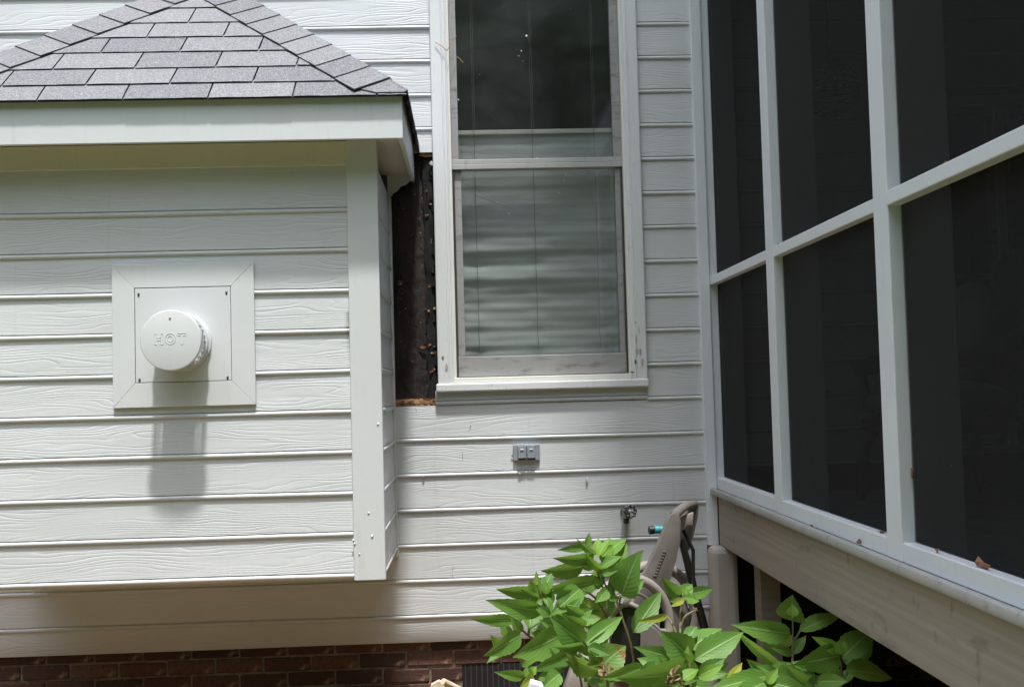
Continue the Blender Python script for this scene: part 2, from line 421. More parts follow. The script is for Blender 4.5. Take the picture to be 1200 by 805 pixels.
# sheathing and upper wall behind the boards, pieced round window and opening
for c in ((XL, -.335, .006, .10, .50, 4.1), (-.335, WL+.01, .006, .10, 2.595, 4.1), (-.335, -.14, .035, .10, 1.49, 2.595), (-.335, 1.25, .006, .10, .50, 1.49),
          (-.14, -.09, .006, .10, 1.49, 4.1), (.715, 2.02, .006, .10, 1.49, 4.1), (2.86, XI, .006, .10, .5, 4.1), (1.25, 2.02, .006, .10, .5, 1.49), (2.02, 2.86, .006, .10, .5, 1.25), (2.02, 2.86, .006, .10, 2.80, 4.1),
          (-.09, .715, .006, .10, 3.62, 4.1)):
    bx('sheathing', c, 'interior_wall', house, 0)
# white remnant of siding under the bump-out soffit
bm = bmesh.new()
pts = [(-.343, 2.405), (-.325, 2.405), (-.318, 2.418), (-.30, 2.428), (-.285, 2.447), (-.262, 2.455), (-.235, 2.478), (-.225, 2.492), (-.225, 2.53), (-.343, 2.53)]
slab(bm, [(x, -.006, z) for x, z in pts], (0, .010, 0)); fin('siding_scrap', bm, 'trim_paint', house)
# inner corner trim where bump-out meets wall
bx('corner_trim', (-.344, -.3275, -.022, .004, .853, 2.40), 'trim_paint', house, .002)

# torn opening: tar paper, felt flap, strand board, crumbs
bm = bmesh.new(); nx, nz = 26, 110; g = []
from mathutils import noise as mn
for j in range(nz+1):
    row = []
    for i in range(nx+1):
        x = -.335+.195*i/nx; z = 1.50+1.095*j/nz
        d = .026+.008*mn.noise(Vector((x*14, z*5, 0)))+.004*mn.noise(Vector((x*50, z*30, 3)))-.010*math.exp(-((x+.245+.02*math.sin(z*2.2))/.022)**2)
        row.append(bm.verts.new((x, d, z)))
    g.append(row)
for j in range(nz):
    for i in range(nx): bm.faces.new((g[j][i], g[j][i+1], g[j+1][i+1], g[j+1][i]))
fin('tar_paper', bm, 'tar_paper', house, smooth='all')
bm = bmesh.new(); g = []
for j in range(90):
    z = 1.515+1.06*j/89; xl = -.188+.006*mn.noise(Vector((z*9, 1, 0)))+.004*mn.noise(Vector((z*40, 5, 0)))
    g.append([bm.verts.new((xl+( -.141-xl)*k/5, .012+.010*mn.noise(Vector((z*16, k*.9, 2)))-.004*(k in (2, 3)), z)) for k in range(6)])
for a, b in zip(g, g[1:]):
    for k in range(5): bm.faces.new((a[k], a[k+1], b[k+1], b[k]))
fin('felt_strip', bm, 'roof_felt', house, smooth='all')
def rag(name, cx, cz, rx, rz, m, y=.008, n=11, th=.006):
    bm = bmesh.new(); poly = []
    for k in range(n):
        t = 2*math.pi*k/n; q = random.uniform(.55, 1.1); poly.append((cx+rx*q*math.cos(t), y+random.uniform(-.002, .002), cz+rz*q*math.sin(t)))
    slab(bm, poly, (0, th, 0)); return fin(name, bm, m, house)
for cx, cz, rx, rz in ((-.163, 2.205, .022, .020), (-.165, 1.858, .022, .022), (-.170, 1.72, .016, .010), (-.150, 1.722, .014, .010), (-.205, 1.745, .022, .012), (-.30, 2.03, .016, .018)):
    rag('strand_board_patch', cx, cz, rx*.8, rz*.7, 'strand_board', .012, 15, .003)
for k in range(26):
    z = random.uniform(1.53, 2.56); rag('torn_felt', random.choice([-.148, -.152, -.30, -.318]), z, random.uniform(.006, .016), random.uniform(.012, .035), 'roof_felt', random.uniform(-.002, .008), 13, .002)
for k in range(12):
    z = random.uniform(1.60, 2.5); rag('strand_board_patch', random.uniform(-.178, -.146), z, random.uniform(.004, .010), random.uniform(.003, .007), 'strand_board', .004, 11, .003)
rag('strand_board_patch', -.175, 2.583, .036, .010, 'strand_board', .0)
rag('paint_flake', -.150, 2.545, .010, .012, 'window_paint', -.006, 8)
for k in range(46):
    x = random.uniform(-.325, -.15); z = random.uniform(1.52, 2.57); s_ = random.uniform(.0015, .0038)
    rag('crumb', x, z, s_, s_, random.choice(['strand_board', 'strand_board', 'mortar', 'roof_felt', 'dry_leaf']), .012, 6, .003)
bm = bmesh.new()
top = [(-.328+.176*k/16, 1.524+.003*mn.noise(Vector((k*.9, 0, 0)))) for k in range(17)]
slab(bm, [(x, .0, z) for x, z in top]+[(x, .0, 1.494) for x, _ in top[::-1]], (0, .026, 0)); fin('strand_board_edge', bm, 'strand_board', house)
rag('strand_board_patch', -.162, 1.508, .016, .014, 'dry_leaf', -.004)

for px, py, dx, dy in ((487, 478, 1, 5), (531, 662, -1, 8), (530, 672, 0, 5), (552, 497, -2, 7), (542, 530, 0, 9), (658, 470, 0, 3), (612, 536, 1, 2)):       # checks in the paint
    a, b = at(px, py, -.0085), at(px+dx, py+dy, -.0095); bm = bmesh.new(); tube(bm, [a, (a+b)/2+Vector((.0012, 0, 0)), b], [.0005, .0008, .0004], 5); fin('paint_crack', bm, 'interior_dark', house)
for px, py, wx, wz in ((746, 398, 1.6, 8), (747, 412, 2.4, 6), (745, 424, 2.2, 4), (519, 419, 1.5, 3), (749, 388, 1.0, 6), (741, 436, 4, 1.2)):
    c = at(px, py, -.0335); bm = bmesh.new()
    slab(bm, [c+Vector((wx*.0036*random.uniform(.3, 1)*math.cos(t), 0, wz*.0036*random.uniform(.5, 1)*math.sin(t))) for t in [k*.7 for k in range(9)]], (0, -.0012, 0)); fin('bare_patch', bm, 'cap_paint' if wz > 5 else 'interior_wall', house)

# porch-side trim on the wall
bx('corner_trim', (1.003, 1.049, -.03, .004, .86, 3.5), 'porch_paint', house, .003)

for n in range(0, 17):
    for x in (-2.6, -.25, .15, .56, .93):
        z = zc(n)+.028
        if (x < -.2 and z > 1.49) or (-.2 < x < .76 and z > 1.49) or (x < -1.8): continue
        xx = x+random.uniform(-.02, .02); bm = bmesh.new(); lathe(bm, [(0, .0035), (.0012, .003), (.0016, .001)], (xx, -.0078, z+random.uniform(-.004, .004)), (0, -1, 0), 8); fin('nail_head', bm, 'trim_paint', house, smooth=True)
for x, y, z, l in ((.488, -.0135, 1.158, .014), (-.215, -.0135, 1.190, .003), (.20, -.0135, 1.189, .002)):      # paint runs hanging from the beads
    bm = bmesh.new(); tube(bm, [(x, y+.002, z+.006), (x, y, z), (x+.001, y, z-l)], [.006, .005, .003], 7); fin('paint_drip', bm, 'trim_paint', house, smooth=True)

# ---- foundation bricks
found = bx('foundation', (XL, XI, .027, .14, .0, .492), 'mortar', house, 0)
bmk = bmesh.new(); box(bmk, -.0965, .0965, 0, .02, 0, .0565); bmesh.ops.recalc_face_normals(bmk, faces=bmk.faces)
bmesh.ops.bevel(bmk, geom=list(bmk.edges), offset=.004, segments=1, affect='EDGES')
bmesh.ops.triangulate(bmk, faces=[f for f in bmk.faces if len(f.verts) > 4])
bmn = bpy.data.meshes.new('brick'); bmk.to_mesh(bmn); bmk.free(); bmn.materials.append(MATS['brick_clay'])
VX0, VX1, VZ0, VZ1 = -.070, .50, .17, .381
def brick(x, z, sx=1.0):
    o = bpy.data.objects.new('brick', bmn); COL.objects.link(o); o.parent = found
    o.location = (x, .0185+random.uniform(-.0022, .0022), z+random.uniform(-.0015, .0015)); o.scale = (sx, 1, random.uniform(.97, 1.02))
    o.rotation_euler = (0, random.uniform(-.006, .006), 0)
for row in range(5):
    z = .446-.0655*row; x = -2.35+(.1015 if row % 2 else 0)+.012
    while x < 1.95:
        if row == 0: brick(x, z)
        elif VX0 < x+.1 and x-.1 < VX1 and z < VZ1-.01:
            if x < VX0 and VX0-(x-.0965) > .04:
                wd = VX0-(x-.0965); brick(x-.0965+wd/2, z, wd/.193)
            elif x > VX1 and x+.0965-VX1 > .04:
                wd = x+.0965-VX1; brick(x+.0965-wd/2, z, wd/.193)
        else: brick(x, z)
        x += .203
fv = bx('foundation_vent', (VX0, VX1, .0235, .0275, VZ0, VZ1), 'shade_black', house, 0)  # black plate stands in for the shade inside the vent opening
for k in range(24):
    xx = VX0+.012+k*.0235
    bx('vent_bar', (xx, xx+.004, .0212, .0232, VZ0+.003, VZ1-.003), 'interior_dark', fv, 0)

# ------------------------------------------------------------------ sash window
win = bpy.data.objects.new('window', None); COL.objects.link(win); win.parent = house; win.location = (.31, 0, 1.55)
WP = 'window_paint'
def casing(x0, x1, z0, z1, flip):
    bm = bmesh.new(); f = -1 if flip else 1
    xo, xi = (x1, x0) if flip else (x0, x1)     # outer, inner edge
    prof = [(xo, .004), (xo, -.030), (xo+f*.004, -.033), (xi-f*.024, -.033), (xi-f*.022, -.028), (xi-f*.019, -.028), (xi-f*.017, -.032), (xi-f*.006, -.030), (xi-f*.004, -.024), (xi, -.024), (xi, .02), (xi-f*.01, .02)]
    a = [bm.verts.new((x, y, z0)) for x, y in prof]; b = [bm.verts.new((x, y, z1)) for x, y in prof]
    for i in range(len(prof)-1): bm.faces.new((a[i], a[i+1], b[i+1], b[i]))
    bm.faces.new(a); bm.faces.new(b); bmesh.ops.recalc_face_normals(bm, faces=bm.faces)
    return fin('casing', bm, WP, win)
casing(WL, -.073, 1.586, 3.70, False)
casing(.697, WR, 1.586, 3.70, True)
bx('casing', (WL, WR, -.033, .004, 3.60, 3.70), WP, win)
bx('sill', (-.151, .767, -.040, .03, 1.549, 1.5855), WP, win, .006)
bx('sill_stop', (-.073, .697, -.022, .03, 1.5858, 1.609), 'bead_paint', win, .003)
for x0, x1 in ((-.0728, -.0615), (.687, .6968)): bx('jamb', (x0, x1, -.016, .085, 1.609, 3.6), 'bead_paint', win, .001)
# upper sash, lower sash
us = bx('upper_sash', (-.0612, -.030, .010, .045, 2.562, 3.6), 'sash_paint', win, .002)
bx('sash_stile', (.650, .6868, .010, .045, 2.562, 3.6), 'sash_paint', us, .002)
bx('sash_rail', (-.061, .6866, .004, .046, 2.5405, 2.5615), 'cap_paint', us, .002)
ls = bx('lower_sash', (-.052, -.022, .018, .05, 1.700, 2.517), 'sash_paint', win, .002)
bx('sash_stile', (.655, .679, .018, .05, 1.700, 2.517), 'sash_paint', ls, .002)
bx('sash_rail', (-.056, .683, .014, .05, 1.612, 1.6998), 'sash_paint', ls, .003)
bx('sash_rail', (-.061, .6866, .002, .05, 2.5175, 2.5400), 'cap_paint', ls, .002)
bx('screen_frame', (-.0605, -.0525, .006, .014, 1.6095, 2.517), 'interior_dark', win, 0)
bx('screen_frame', (.6795, .6865, .006, .014, 1.6095, 2.517), 'interior_dark', win, 0)
def pane(name, x0, x1, z0, z1, y, m, par):
    bm = bmesh.new(); box(bm, x0, x1, y, y+.003, z0, z1); bmesh.ops.recalc_face_normals(bm, faces=bm.faces); return fin(name, bm, m, par)
pane('pane', -.0298, .6498, 2.562, 3.598, .030, 'window_glass', us)
pane('pane', -.0218, .6548, 1.700, 2.517, .036, 'window_glass', ls)
def sheet(name, vs, m, par):
    bm = bmesh.new(); bm.faces.new([bm.verts.new(v) for v in vs]); return fin(name, bm, m, par)
sheet('insect_screen', [(-.0218, .0265, 1.701), (.6546, .0265, 1.701), (.6546, .0265, 2.5165), (-.0218, .0265, 2.5165)], 'window_mesh', win)
sheet('insect_screen', [(-.0298, .020, 2.563), (.6496, .020, 2.563), (.6496, .020, 3.598), (-.0298, .020, 3.598)], 'window_mesh', win)
# pleated shade pulled down from the top, its head rail and cords
bm = bmesh.new(); nz, nx = 150, 24; g = []
for j in range(nz+1):
    z = 1.66+1.03*j/nz; row = []
    bunch = 1.0 if z < 2.30 else .35
    for i in range(nx+1):
        x = -.04+.72*i/nx
        y = .105+bunch*(.006*math.sin(z*21+1.9*math.sin(z*9)+.5*math.sin(x*4))+.014*mn.noise(Vector((x*1.6, z*15, 1)))+.0012*math.sin(z*150))
        dip = sum(math.exp(-((x-c)/.03)**2) for c in (.04, .30, .575)); y += .005*dip*bunch*math.sin(z*60)
        row.append(bm.verts.new((x, y, z)))
    g.append(row)
for j in range(nz):
    for i in range(nx): bm.faces.new((g[j][i], g[j][i+1], g[j+1][i+1], g[j+1][i]))
sh = fin('pleated_shade', bm, 'shade_cloth', win, smooth='all')
bx('shade_rail', (-.045, .68, .088, .125, 2.690, 2.711), 'pier_paint', sh, .003)
for c in (.04, .30, .575):
    for dx, z0, z1 in ((-.004, 2.70, 3.6), (.004, 2.70, 3.6), (0, 1.72, 2.70)):
        bm = bmesh.new(); tube(bm, [(c+dx+.0015*math.sin(z*90), .076, z) for z in [z0+(z1-z0)*k/24 for k in range(25)]], .0009 if z0 > 2 else .0012, 5); fin('shade_cord', bm, 'interior_wall', sh)
bm = bmesh.new(); tube(bm, [(.03+.40*t, .070, 2.42-.10*t-.05*math.sin(t*3.1)*.4) for t in [k/16 for k in range(17)]], .0018, 5); fin('shade_cord', bm, 'shade_cloth', sh)
for px, py, r_ in ((617, 42, 3.2), (611, 60, 2.2), (608, 66, 1.6), (613, 72, 1.4), (562, 88, 1.4), (537, 117, 2.6), (629, 186, 2.2), (557, 205, 2.0), (561, 210, 1.4), (582, 247, 1.4), (585, 251, 1.4), (596, 250, 1.5), (576, 245, 1.0), (663, 205, 1.6), (661, 212, 1.8), (655, 226, 1.5), (649, 228, 1.2), (597, 258, 1.2), (668, 11, 1.3), (540, 125, 1.0)):
    c = at(px, py, .0195 if py < 190 else .026); rr_ = r_*.0018; bm = bmesh.new()
    slab(bm, [c+Vector((rr_*random.uniform(.5, 1.1)*math.cos(t), 0, rr_*random.uniform(.5, 1.1)*math.sin(t))) for t in [k*.9 for k in range(7)]], (0, -.0006, 0)); fin('paint_fleck', bm, 'sash_paint' if r_ < 1.5 else 'window_paint', win)
# room behind
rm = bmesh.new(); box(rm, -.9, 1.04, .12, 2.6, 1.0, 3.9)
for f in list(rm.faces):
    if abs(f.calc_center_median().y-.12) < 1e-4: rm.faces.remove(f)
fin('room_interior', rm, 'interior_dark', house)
# drips and nicks on the casing
for x, z in ((-.105, 1.655), (.735, 1.70), (.742, 1.655)):
    bm = bmesh.new(); poly = [(x+.009*math.cos(t)*random.uniform(.4, 1), -.0335, z+.02*math.sin(t)*random.uniform(.5, 1)) for t in [k*.7 for k in range(9)]]; slab(bm, poly, (0, -.0012, 0)); fin('paint_chip', bm, 'cap_paint', win)

# porch-side window inside the porch
pw = bpy.data.objects.new('window', None); COL.objects.link(pw); pw.parent = house; pw.location = (2.4, 0, 1.3)
bx('casing', (2.02, 2.86, -.03, .02, 2.755, 2.80), WP, pw); bx('casing', (2.02, 2.06, -.03, .02, 1.25, 2.755), WP, pw); bx('casing', (2.82, 2.86, -.03, .02, 1.25, 2.755), WP, pw)
bx('sill', (2.0, 2.88, -.04, .02, 1.22, 1.25), WP, pw); bx('mullion', (2.345, 2.385, -.028, .02, 1.25, 2.755), WP, pw)
for a, b in ((2.061, 2.3448), (2.3852, 2.819)):
    for c in ((a, b, 2.71, 2.754), (a, a+.03, 1.25, 2.71), (b-.03, b, 1.25, 2.71), (a+.03, b-.03, 1.25, 1.30), (a+.03, b-.03, 1.98, 2.01)): bx('sash_frame', (c[0], c[1], -.012, .02, c[2], c[3]), 'sash_paint', pw, 0)
    pane('pane', a+.03, b-.03, 1.30, 2.71, .0, 'window_glass', pw)
rm = bmesh.new(); box(rm, 1.9, 3.0, .12, 1.6, 1.1, 2.95)
for f in list(rm.faces):
    if abs(f.calc_center_median().y-.12) < 1e-4: rm.faces.remove(f)
fin('room_interior', rm, 'interior_dark', house)

# ------------------------------------------------------------------ fireplace bump-out
BX0, BX1, BY = -1.88, -.331, -.6355
bo = thing('chimney_bump_out', 'white sided fireplace bump-out with a grey shingled hip roof left of the window', 'bump-out', (-1.1, -.32, .87))
for n in range(0, 10):
    z = 2.229-E*n; h = E if n else .178
    board(bo, (BX0+.09, BY), (-.4465, BY), z, h, OUT)
    board(bo, (-.3445, BY+.0), (-.3445, -.022), z+.002, h, (1, 0))
    board(bo, (BX0+.003, 0), (BX0+.003, BY), z+.002, h, (-1, 0))
bx('core', (BX0+.008, -.3495, BY+.006, .0, .885, 2.44), 'interior_wall', bo, 0)
bx('corner_board', (-.4462, BX1, BY-.022, BY+.003, .868, 2.497), 'trim_paint', bo, .003)
bx('corner_board', (-.344, BX1-.001, BY+.0035, BY+.022, .868, 2.497), 'trim_paint', bo, .002)
bx('corner_board', (BX0-.012, BX0+.0895, BY-.022, BY+.003, .868, 2.497), 'trim_paint', bo, .003)
bx('frieze', (BX0+.0898, -.4466, BY-.0145, BY+.004, 2.406, 2.496), 'soffit_bounce_tint', bo, .002)
bx('bottom_panel', (BX0+.005, -.347, BY+.004, .0, .872, .884), 'soffit_bounce_tint', bo, 0)
RX0, RX1, RY = -2.03, -.224, -.803        # outer faces of the fascia
bx('soffit', (RX0+.02, RX1-.018, RY+.018, -.0, 2.4985, 2.510), 'soffit_bounce_tint', bo, 0)
bx('fascia', (RX0, RX1, RY, RY+.018, 2.466, 2.634), 'fascia_paint', bo, .002)
bx('fascia', (RX1-.018, RX1-.0005, RY+.0185, -.012, 2.466, 2.634), 'fascia_paint', bo, .002)
bx('fascia', (RX0+.0005, RX0+.018, RY+.0185, -.012, 2.466, 2.634), 'fascia_paint', bo, .002)
# paint blobs on the corner board
for px, py in ((432, 601), (437, 627), (436, 628.5), (421, 649), (414, 633), (415.5, 637), (443, 497)):
    p = at(px, py, BY-.023); bm = bmesh.new(); bmesh.ops.create_icosphere(bm, subdivisions=1, radius=random.uniform(.003, .006), matrix=Matrix.Translation(p) @ Matrix.Diagonal((1, .5, 1.2, 1))); fin('paint_drip', bm, 'trim_paint', bo, smooth='all')
# roof
SL = .86; HX0, HX1, HY = -2.045, -.205, -.822; HZ = 2.626
TH = math.atan(SL); CT, ST = math.cos(TH), math.sin(TH); NRM = Vector((0, -ST, CT))
roof = bpy.data.objects.new('roof', None); COL.objects.link(roof); roof.parent = bo; roof.location = (0, 0, 1.7)
zr = lambda d: HZ+SL*d
bm = bmesh.new()
v = [(HX0+.03, HY+.03, HZ), (HX1-.03, HY+.03, HZ), (HX1-.03-.79, 0, zr(.79)), (HX0+.03+.79, 0, zr(.79)), (HX0+.03, 0, HZ), (HX1-.03, 0, HZ)]
v = [Vector(p)-Vector((0, 0, .012)) for p in v]; v = [bm.verts.new(p) for p in v]
bm.faces.new((v[0], v[1], v[2], v[3])); bm.faces.new((v[1], v[5], v[2])); bm.faces.new((v[0], v[3], v[4])); bm.faces.new((v[0], v[4], v[5], v[1]))
fin('roof_deck', bm, 'shingle_edge', roof)
ROW = .127
def front_pt(x, d, off): return Vector((x, HY+d, HZ+SL*d))+NRM*off
def shingle(x0b, x1b, x0t, x1t, d0, d1, first=False):
    bm = bmesh.new(); nseg = 5
    rows = []
    jit = random.uniform(-.0015, .0015)
    for k in range(4):
        t = (0, .12, .5, 1)[k]; d = d0+(d1-d0)*t
        off = .0068*(1-t)+.0015
        droop = .011*(1-t)**2 if first else random.uniform(-.0008, .0012)*(1-t)
        rows.append([front_pt(x0b+(x0t-x0b)*t+((x1b+(x1t-x1b)*t)-(x0b+(x0t-x0b)*t))*i/nseg, d+(jit if k == 0 else 0), off+.0008*math.sin(i*2+jit*900)*(k < 2))-Vector((0, 0, droop)) for i in range(nseg+1)])
    top = [[bm.verts.new(p) for p in r_] for r_ in rows]; bot = [[bm.verts.new(p-NRM*.0032) for p in r_] for r_ in rows]
    for k in range(3):
        for i in range(nseg):
            bm.faces.new((top[k][i], top[k][i+1], top[k+1][i+1], top[k+1][i]))
    per = lambda g_: g_[0]+[g_[1][-1], g_[2][-1]]+g_[3][::-1]+[g_[2][0], g_[1][0]]
    a, b = per(top), per(bot)
    for i in range(len(a)):
        f = bm.faces.new((a[i], b[i], b[(i+1) % len(a)], a[(i+1) % len(a)])); f.material_index = 1
    bmesh.ops.recalc_face_normals(bm, faces=bm.faces)
    fin('shingle', bm, ['shingle_granules', 'shingle_edge'], roof)
TW = .2995; SLOT = [-1.21, -1.066, -1.224, -1.086, -1.244, -1.11, -1.282]; DR = [-0.004, 0.074, 0.1801, 0.2925, 0.4016, 0.5169, 0.6389, 0.79]
bm = bmesh.new(); slab(bm, [(HX0+.004, HY-.005, HZ-.011), (HX1-.004, HY-.005, HZ-.011), (HX1-.03, HY+.05, HZ+.036), (HX0+.03, HY+.05, HZ+.036)], (0, 0, -.004)); fin('starter_strip', bm, 'shingle_edge', roof)
for rr in range(7):
    d0 = DR[rr]; d1 = min(DR[rr+1]+.02, .822)
    lo, hi = HX0+max(d0, 0), HX1-max(d0, 0)
    x = SLOT[rr]-TW*round((SLOT[rr]-HX0+.3)/TW)
    while x < hi:
        a, b = x+.003, x+TW-.003
        if b > lo+.01 and a < hi-.01:
            x0b, x1b = max(a, lo), min(b, hi)
            d1_, d1 = d1, min(d1, HX1-x0b-.004, x1b-HX0-.004)
            if d1-d0 < .012:
                d1 = d1_; x += TW; continue
            x0t, x1t = max(a+.0, HX0+d1), min(b, HX1-d1)
            if x1t-x0t < .004:
                if x0b <= lo+.001: x0t = x1b-.004 if x1b < HX0+d1 else x0t; x1t = x1b
                else: x1t = x0b+.004; x0t = x0b
            if x0t > x1t: x0t, x1t = min(x0t, x1t), max(x0t, x1t)
            shingle(x0b, x1b, x0t, x1t, d0, d1, rr == 0); d1 = d1_
        x += TW
# hip caps, each bent over the hip
def hip_cap(sx, d0, d1):
    cx = HX1 if sx > 0 else HX0
    wv = .146
    def ln(d, off):
        hip = Vector((cx-sx*d, HY+d, HZ+SL*d))
        vf = Vector((-sx, -0.0, 0))                # along the course on the front face
        # direction on front face, perpendicular to the hip line
        hd = Vector((-sx, 1, SL)).normalized(); pf = (Vector((-sx, 0, 0))-hd*hd.dot(Vector((-sx, 0, 0)))).normalized()
        ps = (Vector((0, 1, 0))-hd*hd.dot(Vector((0, 1, 0)))).normalized()
        nf, ns = NRM, Vector((sx*ST, 0, CT)); nh = (nf+ns).normalized()
        return [hip+pf*wv+nf*off, hip+pf*.02+nf*(off+.001), hip+nh*(off+.004), hip+ps*.02+ns*(off+.001), hip+ps*wv+ns*off]
    def clampc(L_):
        for p in L_:
            p.y = max(p.y, HY-.006); p.x = min(p.x, HX1+.004) if sx > 0 else max(p.x, HX0-.004); p.z = max(p.z, HZ+.002)
        return L_
    bm = bmesh.new(); a = clampc(ln(d0, .015)); b = clampc(ln(d1, .009))
    ta = [bm.verts.new(p) for p in a]; tb = [bm.verts.new(p) for p in b]
    dn = Vector((0, 0, .0042)); ba = [bm.verts.new(p-dn) for p in a]; bb = [bm.verts.new(p-dn) for p in b]
    for i in range(4): bm.faces.new((ta[i], ta[i+1], tb[i+1], tb[i]))
    n0 = len(bm.faces)
    for i in range(4): bm.faces.new((ta[i], ba[i], ba[i+1], ta[i+1])).material_index = 1
    for a_, b_, c_, d_ in ((ta[0], tb[0], bb[0], ba[0]), (ta[4], ba[4], bb[4], tb[4])): bm.faces.new((a_, b_, c_, d_)).material_index = 1
    bmesh.ops.recalc_face_normals(bm, faces=bm.faces)
    fin('hip_shingle', bm, ['shingle_granules', 'shingle_edge'], roof)
HR = .0795
for k in range(11):
    for sx in (1, -1): hip_cap(sx, -.008+k*HR+(0 if sx > 0 else .02)-(.02 if k == 0 and sx < 0 else 0), min(-.008+k*HR+HR+.03, .815))
# side courses
for sx, cx in ((1, HX1), (-1, HX0)):
    for k in range(7):
        d0, d1 = k*ROW, k*ROW+ROW+.02
        y0 = HY+d0
        if d1 > .82: break
        bm = bmesh.new(); ns = Vector((sx*ST, 0, CT)); P_ = lambda y, d, off: Vector((cx-sx*d, y, HZ+SL*d))+ns*off
        slab(bm, [P_(HY+d0+.03, d0, .006), P_(-.003, d0, .006), P_(-.003, d1, .0), P_(HY+d1+.03, d1, .0)], -ns*.004); fin('shingle', bm, 'shingle_granules', roof)
# drooping dark felt under the right-hand eave edge
bm = bmesh.new(); g = []
for j in range(40):
    y = HY+.02+(.80)*j/39; sag = .010+.020*abs(mn.noise(Vector((y*7, 0, 4))))+.055*max(0, (y+.28)/.28)**2*(y > -.28)
    xo = HX1+.001-.003*math.sin(y*30)
    g.append([bm.verts.new(p) for p in ((xo-.03, y, HZ+.006), (xo, y, HZ+.003), (xo+.004+.003*mn.noise(Vector((y*22, 1, 0))), y, HZ-sag), (xo-.004, y, HZ-sag*.8-.012))])
for a, b in zip(g, g[1:]):
    for k in range(3): bm.faces.new((a[k], a[k+1], b[k+1], b[k]))
fin('felt_edge', bm, 'roof_felt', bo, smooth='all')
# flashing where the roof meets the wall
bm = bmesh.new(); slab(bm, [(HX1-.80, -.022, zr(.80)+.02), (HX0+.80, -.022, zr(.80)+.02), (HX0+.80, -.022, zr(.80)+.07), (HX1-.80, -.022, zr(.80)+.07)], (0, .005, 0)); fin('flashing', bm, 'grey_metal', roof)

# ------------------------------------------------------------------ fireplace vent
vy = BY-.0105
vent = thing('fireplace_vent', 'round white wall vent with HOT on its cap in a square mitred frame', 'vent', (-1.055, vy, 1.76))
A_ = (-1.312, -.794, 1.523, 2.049); B_ = (-1.231, -.879, 1.612, 1.962)
q = [((A_[0], A_[3]), (A_[1], A_[3]), (B_[1], B_[3]), (B_[0], B_[3])), ((A_[0], A_[2]), (A_[0], A_[3]), (B_[0], B_[3]), (B_[0], B_[2])),
     ((A_[1], A_[3]), (A_[1], A_[2]), (B_[1], B_[2]), (B_[1], B_[3])), ((A_[0], A_[2]), (B_[0], B_[2]), (B_[1], B_[2]), (A_[1], A_[2]))]
for i, pl in enumerate(q):
    c = Vector((sum(p[0] for p in pl)/4, 0, sum(p[1] for p in pl)/4)); bm = bmesh.new()
    sh_ = [(p[0]+(c.x-p[0])*.0018, vy+.004, p[1]+(c.z-p[1])*.0018) for p in pl]
    slab(bm, sh_, (0, -.015, 0)); fin('trim_board', bm, 'vent_paint', vent, bevel=.001)
bx('base_plate', (B_[0]+.002, B_[1]-.002, vy-.0100, vy+.004, B_[2]+.002, B_[3]-.002), 'vent_paint', vent, .002)
for x in (B_[0]+.016, B_[1]-.016):
    for z in (B_[2]+.014, B_[3]-.022):
        bm = bmesh.new(); lathe(bm, [(0, .0045), (.003, .004), (.004, .001)], (x, vy-.0100, z), (0, -1, 0), 8); fin('screw', bm, 'dull_brass', vent, smooth=True)
        bx('slot', (x-.0025, x+.0025, vy-.0112, vy-.0103, z-.010, z-.005), 'interior_dark', vent, 0)
HC = (-1.057, 0, 1.7585)
bm = bmesh.new(); lathe(bm, [(-.004, .106), (.010, .106), (.012, .098), (.045, .098), (.046, .103), (.052, .103)], (HC[0], vy-.012, HC[2]), (0, -1, 0), 48); body = fin('hood', bm, 'vent_paint', vent, smooth=True)
for k in range(30):
    t = 2*math.pi*k/30; c = Vector((HC[0]+.096*math.cos(t), 0, HC[2]+.096*math.sin(t)))
    bm = bmesh.new(); tube(bm, [(c.x, vy-.060, c.z), (c.x, vy-.146, c.z)], .0026, 5); fin('louvre', bm, 'vent_paint', body)
bm = bmesh.new(); lathe(bm, [(.05, .062), (.138, .062)], (HC[0], vy-.012, HC[2]), (0, -1, 0), 32); fin('inner_pipe', bm, 'sash_paint', body, smooth=True)
bm = bmesh.new(); lathe(bm, [(.139, .102), (.141, .1075), (.152, .1075), (.1555, .1055), (.1565, .101), (.1565, .0)], (HC[0], vy-.012, HC[2]), (0, -1, 0), 72)
cap = fin('vent_cap', bm, 'vent_paint', vent, smooth=True)
yc = vy-.012-.1565
def text(name, s_, size, loc, m, parent, ext=.001, align='CENTER'):
    cu = bpy.data.curves.new(name, 'FONT'); cu.body = s_; cu.size = size; cu.extrude = ext; cu.align_x = align; cu.align_y = 'CENTER'; cu.space_character = 1.25
    o = bpy.data.objects.new(name, cu); COL.objects.link(o)
    dg = bpy.context.evaluated_depsgraph_get(); me = bpy.data.meshes.new_from_object(o.evaluated_get(dg)); bpy.data.objects.remove(o)
    me.materials.append(MATS[m]); o = bpy.data.objects.new(name, me); COL.objects.link(o); o.parent = parent
    o.rotation_euler = (R(90), 0, 0); o.location = Vector(loc)-origin(parent); return o
